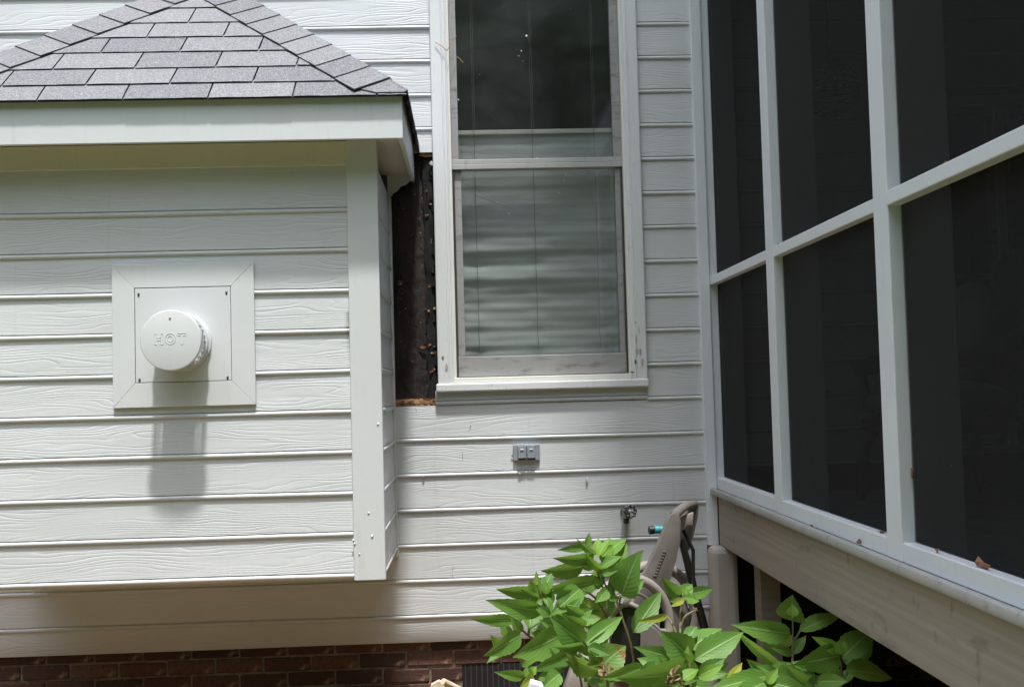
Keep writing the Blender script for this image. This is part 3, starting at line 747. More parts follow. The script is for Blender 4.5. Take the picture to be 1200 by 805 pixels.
def letters(c):
    # outlined stamped letters H O T
    def ring(x, z, rr): 
        bm = bmesh.new(); tube(bm, [(x+rr*math.cos(t), yc-.0004, z+rr*1.05*math.sin(t)) for t in [2*math.pi*k/28 for k in range(28)]], .0009, 6, closed=True); fin('letter', bm, 'vent_paint', cap, smooth=True)
    ring(c[0], c[2]+.005, .018); ring(c[0], c[2]+.005, .010)
    def bar_outline(segs):
        bm = bmesh.new()
        for (a, b) in segs: tube(bm, [(a[0], yc-.0004, a[1]), (b[0], yc-.0004, b[1])], .0009, 6)
        fin('letter', bm, 'vent_paint', cap, smooth=True)
    x, z = c[0], c[2]+.005
    hx0, hx1 = x-.056, x-.026
    bar_outline([((hx0, z+.019), (hx0, z-.019)), ((hx0+.008, z+.019), (hx0+.008, z+.004)), ((hx0+.008, z-.004), (hx0+.008, z-.019)), ((hx1, z+.019), (hx1, z-.019)), ((hx1-.008, z+.019), (hx1-.008, z+.004)), ((hx1-.008, z-.004), (hx1-.008, z-.019)),
                 ((hx0+.008, z+.004), (hx1-.008, z+.004)), ((hx0+.008, z-.004), (hx1-.008, z-.004)), ((hx0, z+.019), (hx0+.008, z+.019)), ((hx0, z-.019), (hx0+.008, z-.019)), ((hx1, z+.019), (hx1-.008, z+.019)), ((hx1, z-.019), (hx1-.008, z-.019))])
    tx0, tx1, tm = x+.025, x+.055, x+.040
    bar_outline([((tx0, z+.019), (tx1, z+.019)), ((tx0, z+.011), (tm-.004, z+.011)), ((tm+.004, z+.011), (tx1, z+.011)), ((tm-.004, z+.011), (tm-.004, z-.019)), ((tm+.004, z+.011), (tm+.004, z-.019)), ((tm-.004, z-.019), (tm+.004, z-.019)), ((tx0, z+.019), (tx0, z+.011)), ((tx1, z+.019), (tx1, z+.011))])
letters(HC)
bm = bmesh.new(); lathe(bm, [(0, .004), (.002, .0035), (.0028, .001)], (HC[0]-.001, yc, HC[2]+.078), (0, -1, 0), 10); fin('rivet', bm, 'grey_metal', vent, smooth=True)

# ------------------------------------------------------------------ outlet and spigot
ou = thing('outlet_cover', 'small grey double weatherproof outlet cover on the white siding below the window', 'outlet cover', (.230, 0, 1.281))
bx('cover_plate', (.173, .287, -.022, -.006, 1.246, 1.3155), 'grey_metal', ou, .003)
for x0, x1 in ((.192, .2285), (.2315, .268)):
    f = bx('flip_cover', (x0, x1, -.036, -.0225, 1.256, 1.3135), 'grey_metal', ou, .003)
    bx('latch', (x0+.011, x1-.011, -.0395, -.0362, 1.292, 1.297), 'window_paint', f, .001)
    bx('cover_lip', (x0+.002, x1-.002, -.034, -.0225, 1.2505, 1.2558), 'black_plastic', f, 0)
    bm = bmesh.new(); tube(bm, [(x0+.004, -.030, 1.3155), (x1-.004, -.030, 1.3155)], .0035, 8); fin('hinge', bm, 'grey_metal', f)
bm = bmesh.new(); lathe(bm, [(0, .004), (.004, .003)], (.168, -.012, 1.269), (0, -1, 0), 8); fin('screw', bm, 'dull_brass', ou)

sp = thing('hose_spigot', 'weathered metal hose spigot with a round handle on the siding by the hose cart', 'spigot', (.656, 0, 1.008))
c = Vector((.650, -.012, 1.012))
bm = bmesh.new(); tube(bm, [c+Vector((0, .01, 0)), c+Vector((-.004, -.04, 0)), c+Vector((-.006, -.060, -.008)), c+Vector((-.006, -.066, -.022))], [.013, .014, .015, .013], 12); fin('spout', bm, 'dull_brass', sp, smooth=True)
bm = bmesh.new(); lathe(bm, [(0, .022), (.004, .022), (.006, .014)], (c.x, -.010, c.z), (0, -1, 0), 16); fin('flange', bm, 'dull_brass', sp, smooth=True)
bm = bmesh.new(); tube(bm, [c+Vector((.003, -.045, .002)), c+Vector((.008, -.082, .016))], .008, 8); fin('stem', bm, 'dull_brass', sp, smooth=True)
hc = c+Vector((.008, -.088, .012)); ax = Vector((.1, -.95, .3)).normalized(); x_, y_ = frame_of(ax)
bm = bmesh.new(); tube(bm, [hc+x_*(.023+.003*math.cos(t*8))*math.cos(t)+y_*(.023+.003*math.cos(t*8))*math.sin(t) for t in [2*math.pi*k/48 for k in range(48)]], .0052, 8, closed=True)
for k in range(4):
    t = k*math.pi/2+.4; tube(bm, [hc, hc+(x_*math.cos(t)+y_*math.sin(t))*.022], .004, 6)
fin('wheel_handle', bm, 'black_plastic', sp, smooth=True)
bm = bmesh.new(); lathe(bm, [(-.004, .009), (.004, .008), (.006, .003)], hc, ax, 10); fin('handle_nut', bm, 'dull_brass', sp, smooth=True)
bm = bmesh.new(); lathe(bm, [(0, .011), (.010, .013), (.018, .012)], (c.x-.006, -.078, .990), (0, 0, -1), 12); fin('hose_thread', bm, 'black_plastic', sp, smooth=True)

# ------------------------------------------------------------------ screened porch
PX = 1.05
po = thing('screened_porch', 'raised screened porch with white posts and rails over a weathered brown beam', 'porch', (2.6, -2.0, .2))
PP = 'porch_paint'; YE = -4.0
posts = [(-.904, -.992), (-1.908, -2.003), (-2.915, -3.01), (-3.91, -4.0)]
for a, b in posts:
    bx('post', (PX, PX+.036, b, a, 1.1005, 3.42), PP, po, .003)
    bx('inner_post', (PX+.037, PX+.165, b+.002, a-.002, 1.09, 3.42), 'trim_paint', po, .003)
bx('post', (PX, PX+.036, -.016, -.002, 1.1005, 3.42), PP, po, .003)
bx('inner_post', (PX+.037, PX+.13, -.06, -.002, 1.09, 3.42), 'trim_paint', po, .003)
ys = [-.016]+[y for p in posts for y in p]
k = 0
for i in range(0, len(ys)-1, 2):
    y1, y0 = ys[i]-.0006, ys[i+1]+.0006
    px_ = -.004 if i >= 4 else .002
    bx('rail', (PX+px_, PX+.034, y0, y1, 1.984, 2.021), PP, po, .003)
    bx('bottom_rail', (PX+.001, PX+.035, y0, y1, 1.1008, 1.150), PP, po, .003)
    sheet('screen', [(PX+.0362, y0, 1.151), (PX+.0362, y1, 1.151), (PX+.0362, y1, 3.42), (PX+.0362, y0, 3.42)], 'insect_mesh', po)
bm = bmesh.new()
prof = [(PX-.030, 1.080), (PX-.033, 1.090), (PX-.030, 1.104), (PX-.022, 1.1085), (PX-.003, 1.1000), (PX+.05, 1.0998), (PX+.05, 1.0752), (PX-.02, 1.0752)]
slab(bm, [(x, -.0325, z) for x, z in prof], (0, YE+.0325, 0)); fin('sill_cap', bm, 'cap_paint', po, bevel=.002, smooth=True)
bx('rim_beam', (PX+.001, PX+.04, YE, -.032, .862, 1.0748), 'weathered_beam', po, .004)
for k in range(28):
    y1 = -.07-k*.142
    if y1-.138 < YE: break
    bx('floor_board', (PX+.052, 4.2, y1-.138, y1, 1.055, 1.082), 'deck_boards', po, .002)
for k in range(9): bx('joist', (PX+.041, 4.15, -.35-.42*k, -.31-.42*k, .90, 1.05), 'weathered_beam', po, 0)
bx('pier', (.998, 1.108, -.125, -.012, .0, .861), 'pier_paint', po, .022)
bx('support_post', (1.155, 1.24, -.275, -.185, .0, .90), 'weathered_beam', po, .004)
bx('support_post', (1.12, 1.21, -3.4, -3.31, .0, .862), 'weathered_beam', po, .004)
bx('shade_panel', (1.112, 4.2, .004, .016, .372, 1.05), 'shade_black', po, 0)  # black panel stands in for the deep shade under the porch
bx('shade_panel', (PX+.2, 4.2, YE, YE+.02, .0, .86), 'shade_black', po, 0)  # unseen panel added to keep light out from below the floor
bx('shade_panel', (4.2, 4.22, YE, 0, .0, .9), 'shade_black', po, 0)  # unseen panel added to close the far side against light
bx('ceiling', (PX+.04, 4.2, YE, -.02, 3.42, 3.45), 'interior_wall', po, 0)
bx('header', (PX-.002, PX+.038, YE, -.005, 3.421, 3.60), PP, po, .003)
bx('roof', (1.07, 4.45, YE-.3, -.014, 3.62, 3.70), 'shingle_granules', po, 0)
bx('far_wall', (4.2, 4.28, YE, -.02, .9, 3.5), 'interior_wall', po, 0)
bx('side_wall', (PX+.18, 4.2, YE, YE+.05, .9, 3.42), 'interior_wall', po, 0)

# things inside the porch, dim behind the mesh
ch = thing('porch_chair', 'dark wicker chair with pale rounded cushions, dim behind the porch screens', 'chair', (1.75, -.75, 1.082))
def ell(name, c, r_, m, par, rot=(0, 0, 0)):
    from mathutils import Euler
    bm = bmesh.new(); bmesh.ops.create_uvsphere(bm, u_segments=24, v_segments=14, radius=1, matrix=Matrix.Translation(c) @ Euler(rot).to_matrix().to_4x4() @ Matrix.Diagonal((*r_, 1)))
    for v in bm.verts:
        v.co += (v.co-Vector(c))*.04*mn.noise(v.co*9)
    return fin(name, bm, m, par, smooth='all')
ell('seat_cushion', (1.72, -.75, 1.47), (.26, .25, .075), 'cushion_cloth', ch)
ell('back_cushion', (1.86, -.62, 1.68), (.10, .22, .24), 'cushion_cloth', ch, (0, .3, 0))
for s_ in (-1, 1):
    bm = bmesh.new(); tube(bm, [(1.60, -.75+s_*.26, 1.43), (1.54, -.76+s_*.30, 1.25), (1.52, -.78+s_*.33, 1.083)], [.024, .022, .018], 8); fin('leg', bm, 'wicker', ch, smooth=True)
    bm = bmesh.new(); tube(bm, [(1.95, -.75+s_*.24, 1.43), (1.99, -.75+s_*.25, 1.083)], [.024, .018], 8); fin('leg', bm, 'wicker', ch, smooth=True)
    bm = bmesh.new(); tube(bm, [(1.52, -.75+s_*.29, 1.60), (1.75, -.75+s_*.31, 1.63), (1.97, -.75+s_*.27, 1.72)], .035, 8); fin('arm', bm, 'wicker', ch, smooth=True)
    bm = bmesh.new(); tube(bm, [(1.54, -.75+s_*.29, 1.60), (1.56, -.75+s_*.27, 1.42)], .02, 8); fin('arm_support', bm, 'wicker', ch, smooth=True)
bm = bmesh.new(); slab(bm, [(1.98, -1.03, 1.38), (1.98, -.47, 1.38), (2.08, -.50, 2.0), (2.09, -.75, 2.07), (2.08, -1.0, 2.0)], (.04, 0, 0)); fin('backrest', bm, 'wicker', ch, bevel=.01)
bx('seat_frame', (1.52, 1.98, -1.03, -.47, 1.36, 1.40), 'wicker', ch, .01)
tb = thing('porch_table', 'dark low table standing on the porch floor behind the right-hand screen', 'table', (2.05, -1.5, 1.082))
bx('table_top', (1.75, 2.45, -1.75, -1.25, 1.42, 1.45), 'wicker', tb, .006)
for x in (1.79, 2.41):
    for y in (-1.71, -1.29): bx('leg', (x-.02, x+.02, y-.02, y+.02, 1.083, 1.4195), 'wicker', tb, .004)
hb = thing('hanging_basket', 'round wire basket hung on a cord inside the porch, glinting behind the middle screen', 'basket', (1.46, -.45, 2.55))
bc = at(972, 105, -.45)
hb.location = bc
for k in range(9):
    a = k/8*2-1; rr = .115*math.sqrt(max(.05, 1-a*a*.85)); bm = bmesh.new()
    tube(bm, [bc+Vector((rr*math.cos(t), rr*math.sin(t), a*.10)) for t in [2*math.pi*j/20 for j in range(20)]], .003, 5, closed=True); fin('wire_ring', bm, 'grey_metal', hb)
for k in range(10):
    t = k*math.pi/5; bm = bmesh.new(); tube(bm, [bc+Vector((.115*math.sqrt(max(.05, 1-a*a*.85))*math.cos(t+a), .115*math.sqrt(max(.05, 1-a*a*.85))*math.sin(t+a), a*.10)) for a in [j/5-1 for j in range(11)]], .0025, 5); fin('wire_rib', bm, 'grey_metal', hb)
bm = bmesh.new(); tube(bm, [bc+Vector((0, 0, .10)), Vector((bc.x, bc.y, 3.42))], .004, 5); fin('cord', bm, 'roof_felt', hb)
bm = bmesh.new(); tube(bm, [bc-Vector((.07, 0, .10)), bc-Vector((.08, 0, .34)), bc-Vector((.10, 0, .55))], .004, 5); fin('tassel', bm, 'grey_metal', hb)
for k in range(16):
    t = random.uniform(0, 6.28); a = random.uniform(-.8, .9); rr = .118*math.sqrt(1-a*a*.85); p = bc+Vector((-.02+rr*math.cos(t), -abs(rr*math.sin(t)), a*.10))
    bm = bmesh.new(); bmesh.ops.create_icosphere(bm, subdivisions=1, radius=.006, matrix=Matrix.Translation(p)); fin('bead', bm, 'window_paint', hb)

# ------------------------------------------------------------------ hose reel cart
cart = thing('hose_reel_cart', 'taupe plastic hose reel cart leaning by the wall behind the shrub leaves', 'hose cart', (.72, -.45, .2))
TP = 'taupe_plastic'
def plate(name, pxs, y, th, m, par, bev=.006):
    bm = bmesh.new(); slab(bm, [at(a, b, y) for a, b in pxs], (0, th, 0)); return fin(name, bm, m, par, bevel=bev, smooth=True)
arm = plate('arm', [(790, 600), (796, 603), (798, 612), (797, 634), (793, 655), (784, 684), (774, 712), (757, 724), (742, 722), (729, 716), (740, 698), (752, 678), (762, 658), (773, 634), (781, 614), (785, 604)], -.52, .045, TP, cart, .003)
for k in range(9):       # worn raised lettering, too rubbed to read
    t = k/8; p = at(779-11*t, 646+28*t, -.522)
    bx('raised_mark', (p.x-.008, p.x+.006, p.y-.002, p.y+.001, p.z-.0035, p.z+.0025), TP, arm, .001)
arm2 = plate('arm', [(811, 590), (817, 586), (819, 594), (818, 606), (813, 628), (808, 644), (802, 650), (797, 640), (800, 618), (804, 604)], -.30, .035, TP, cart, .003)
plate('arm_web', [(802, 604), (813, 600), (812, 616), (806, 616), (800, 622), (797, 640), (797, 606)], -.40, .02, 'pale_plastic', cart, .004)
a, b = at(790, 604, -.497), at(814, 591, -.28)
bm = bmesh.new(); tube(bm, [a+(b-a)*t+Vector((0, 0, .012*math.sin(t*math.pi))) for t in [k/10-.02 for k in range(11)]], [.018, .019, .019, .018, .018, .018, .018, .018, .018, .019, .018], 16, flat=.95); fin('grip', bm, TP, cart, smooth=True)
bm = bmesh.new(); tube(bm, [at(798, 632, -.38), at(806, 660, -.37), at(814, 695, -.36), at(822, 722, -.36), at(836, 775, -.36)], [.013, .016, .017, .017, .017], 10); fin('brace', bm, 'black_plastic', cart, smooth=True)
def ring(name, px, py, y, rad, tr, m, ax, par, n=56):
    c = at(px, py, y); x, yy = frame_of(Vector(ax)); bm = bmesh.new()
    tube(bm, [c+x*rad*math.cos(t)+yy*rad*math.sin(t) for t in [2*math.pi*k/n for k in range(n)]], tr, 12, closed=True); return fin(name, bm, m, par, smooth=True), c, x, yy
f1, c1, x1, y1 = ring('reel_flange', 765, 722, -.28, .205, .021, 'pale_plastic', (.45, -1, .05), cart)
f2, c2, x2, y2 = ring('reel_flange', 738, 735, -.62, .178, .019, 'pale_plastic', (.45, -1, .05), cart)
for f, c, x, yy, rad in ((f1, c1, x1, y1, .205), (f2, c2, x2, y2, .178)):
    for k in range(8):
        t = k*math.pi/4+.2; bm = bmesh.new(); e = c+(x*math.cos(t)+yy*math.sin(t))*rad; tube(bm, [c+(e-c)*.2, e], .008, 8); fin('spoke', bm, 'pale_plastic', f, smooth=True)
    bm = bmesh.new(); tube(bm, [c+(x*math.cos(t)+yy*math.sin(t))*rad*.72 for t in [2*math.pi*k/40 for k in range(40)]], .006, 8, closed=True); fin('inner_ring', bm, TP, f, smooth=True)
axd = (c2-c1); bm = bmesh.new(); lathe(bm, [(.02, .07), (axd.length-.02, .07)], c1, axd, 28); fin('reel_drum', bm, 'black_plastic', cart, smooth=True)
for (rr_, px, py, y) in ((.085, 780, 735, -.33), (.095, 764, 735, -.42), (.088, 752, 733, -.50)):   # a few turns of hose on the drum
    c = at(px, py, y); x, yy = frame_of(Vector((.45, -1, .05))); bm = bmesh.new()
    tube(bm, [c+x*rr_*math.cos(t)+yy*rr_*math.sin(t) for t in [2*math.pi*k/30 for k in range(30)]], .010, 8, closed=True); fin('hose_coil', bm, 'black_plastic', cart, smooth=True)
# hub cover and wheel at the front
hc_ = at(747, 768, -.74); axv = Vector((.35, -.93, .05)).normalized()
bm = bmesh.new(); lathe(bm, [(-.06, .05), (-.055, .126), (-.01, .130), (.0, .124), (.004, .115), (.012, .112), (.016, .05)], hc_, axv, 48); fin('wheel', bm, TP, cart, smooth=True)
x, yy = frame_of(axv); bm = bmesh.new(); tube(bm, [hc_-axv*.004+x*.127*math.cos(t)+yy*.127*math.sin(t) for t in [2*math.pi*k/48 for k in range(48)]], .007, 10, closed=True); fin('wheel_rim', bm, 'pale_plastic', cart, smooth=True)  # light along the wheel's edge put into the pale colour
bm = bmesh.new(); lathe(bm, [(0, .045), (.02, .04), (.024, .015)], hc_+axv*.056, axv, 20); fin('hub_cap', bm, 'black_plastic', cart, smooth=True)
plate('dark_opening', [(716, 732), (721, 719), (731, 711), (742, 711), (749, 719), (751, 745), (750, 780), (716, 780)], -.90, .05, 'black_plastic', cart, .006)  # black plate stands in for the dark opening of the reel
bm = bmesh.new(); tube(bm, [at(a, b, -.905) for a, b in ((714, 748), (715, 732), (720, 718), (729, 709), (738, 707), (747, 711), (752, 722), (753, 738))], .009, 10); fin('highlight_rim', bm, 'pale_plastic', cart, smooth=True)  # pale tube with the light along the rim in its colour
plate('side_panel', [(780, 690), (802, 700), (812, 722), (806, 748), (792, 762), (776, 760), (776, 722)], -.34, .05, TP, cart, .012)
plate('foot', [(676, 770), (690, 772), (716, 800), (735, 815), (660, 815)], -.55, .09, 'pale_plastic', cart, .012)
bm = bmesh.new(); tube(bm, [at(842, 778, -1.2), at(833, 800, -1.2), at(826, 840, -1.2)], [.022, .024, .024], 12); fin('stand_tube', bm, TP, cart, smooth=True)
# teal tap connector on its short lead
tc = at(775, 620, -.40); tcp = thing('hose_connector', 'small teal and black hose connector beside the cart handle', 'hose connector', tc)
bm = bmesh.new(); lathe(bm, [(-.030, .013), (-.028, .016), (-.012, .016), (-.010, .013), (.012, .012), (.03, .015), (.04, .012)], tc, (1, .12, .03), 20); fin('barrel', bm, 'teal_plastic', tcp, smooth=True)
bm = bmesh.new(); lathe(bm, [(-.052, .012), (-.050, .0165), (-.032, .0165), (-.0305, .013)], tc, (1, .12, .03), 14); fin('collar', bm, 'black_plastic', tcp, smooth=True)
bm = bmesh.new(); tube(bm, [tc+Vector((-.001, 0, -.006)), tc+Vector((-.003, 0, -.026)), tc+Vector((.004, .01, -.03))], [.006, .005, .004], 8); fin('clip', bm, 'teal_plastic', tcp, smooth=True)
bm = bmesh.new(); tube(bm, [tc+Vector((.04, 0, 0)), tc+Vector((.09, .02, -.01)), tc+Vector((.13, .03, -.09)), tc+Vector((.12, .0, -.22)), c1], .008, 8); fin('lead_hose', bm, 'black_plastic', tcp, smooth=True)

# ------------------------------------------------------------------ hydrangeas, every leaf its own part
def leaf(par, b, t, wpx, y0, y1, m='hydrangea_leaf', tilt=0.0, sag=.19, crease=.34):
    """b, t: where base and tip stand in the photo; y0, y1: their distances; wpx: apparent width"""
    B, T = at(b[0], b[1], y0), at(t[0], t[1], y1); a = T-B; L = a.length; a.normalize()
    view = (CAM-(B+T)/2).normalized(); side = a.cross(view).normalized()
    w_ = wpx*((B+T)/2-CAM).length/FPX*.5
    n = side.cross(a).normalized()
    if n.z < 0 and abs(n.z) > .25: pass
    # turn the blade round its own midrib, keeping the width seen
    tl = tilt; side = (side*math.cos(tl)+n*math.sin(tl)); n = side.cross(a).normalized(); w_ /= max(.45, math.cos(tl))
    w_ = min(w_*1.08, L*.6)
    bm = bmesh.new(); uvl = bm.loops.layers.uv.new(); NU, NV = 16, 6; g = []; bend = random.uniform(.7, 1.3)*sag*L; tw = random.uniform(-.55, .55); ph = random.uniform(0, 6)
    for i in range(NU+1):
        u = i/NU
        prof = (u**.66*(1-u)**1.12)/.309 if 0 < u < 1 else 0
        prof = max(prof, .018); row = []
        for j in range(NV+1):
            vv = j/NV*2-1; ser = 1+(.05 if (i % 2) else -.03)*(abs(vv) > .9)
            ang = tw*u; sd_ = side*math.cos(ang)+n*math.sin(ang)
            hgt = -bend*(u*u-.25*u)*1.0+w_*prof*crease*abs(vv)**1.2+w_*.06*math.sin(u*9+ph)*abs(vv)**2*prof
            row.append(bm.verts.new(B+a*L*u+sd_*w_*prof*vv*ser+n*hgt))
        g.append(row)
    for i in range(NU):
        for j in range(NV):
            f = bm.faces.new((g[i][j], g[i+1][j], g[i+1][j+1], g[i][j+1]))
            for lp, (ii, jj) in zip(f.loops, ((i, j), (i+1, j), (i+1, j+1), (i, j+1))): lp[uvl].uv = (ii/NU, jj/NV)
    return fin('leaf', bm, m, par, smooth='all')
def stem(par, pts, r0_=.0045, r1=.0028):
    P_ = [at(a, b, y) for a, b, y in pts]; out = []
    for i in range(len(P_)-1):
        p, q_ = P_[max(i-1, 0)], P_[i]; r_, s_ = P_[i+1], P_[min(i+2, len(P_)-1)]
        for k in range(5):
            t = k/5; out.append(.5*((2*q_)+(r_-p)*t+(2*p-5*q_+4*r_-s_)*t*t+(3*q_-p-3*r_+s_)*t**3))
    out.append(P_[-1]); n = len(out)
    bm = bmesh.new(); tube(bm, out, [r0_+(r1-r0_)*i/(n-1) for i in range(n)], 7); return fin('stem', bm, 'stem_green', par, smooth=True)
def ground_pt(par_x, y): return .20*max(0, min(1, (y+3)/2.4))
def deadhead(par, px, py, y, r_):
    c = at(px, py, y)
    for k in range(16):
        d = Vector((random.gauss(0, 1), random.gauss(0, 1), random.gauss(0, 1))).normalized()*r_*random.uniform(.4, 1); s_ = Vector((random.gauss(0, 1), random.gauss(0, 1), random.gauss(0, 1))).normalized()*r_*.3
        bm = bmesh.new(); slab(bm, [c+d*.3-s_*.5, c+d-s_, c+d*1.25, c+d+s_], d.cross(s_).normalized()*.0012); fin('dried_petal', bm, 'dead_petal', par)
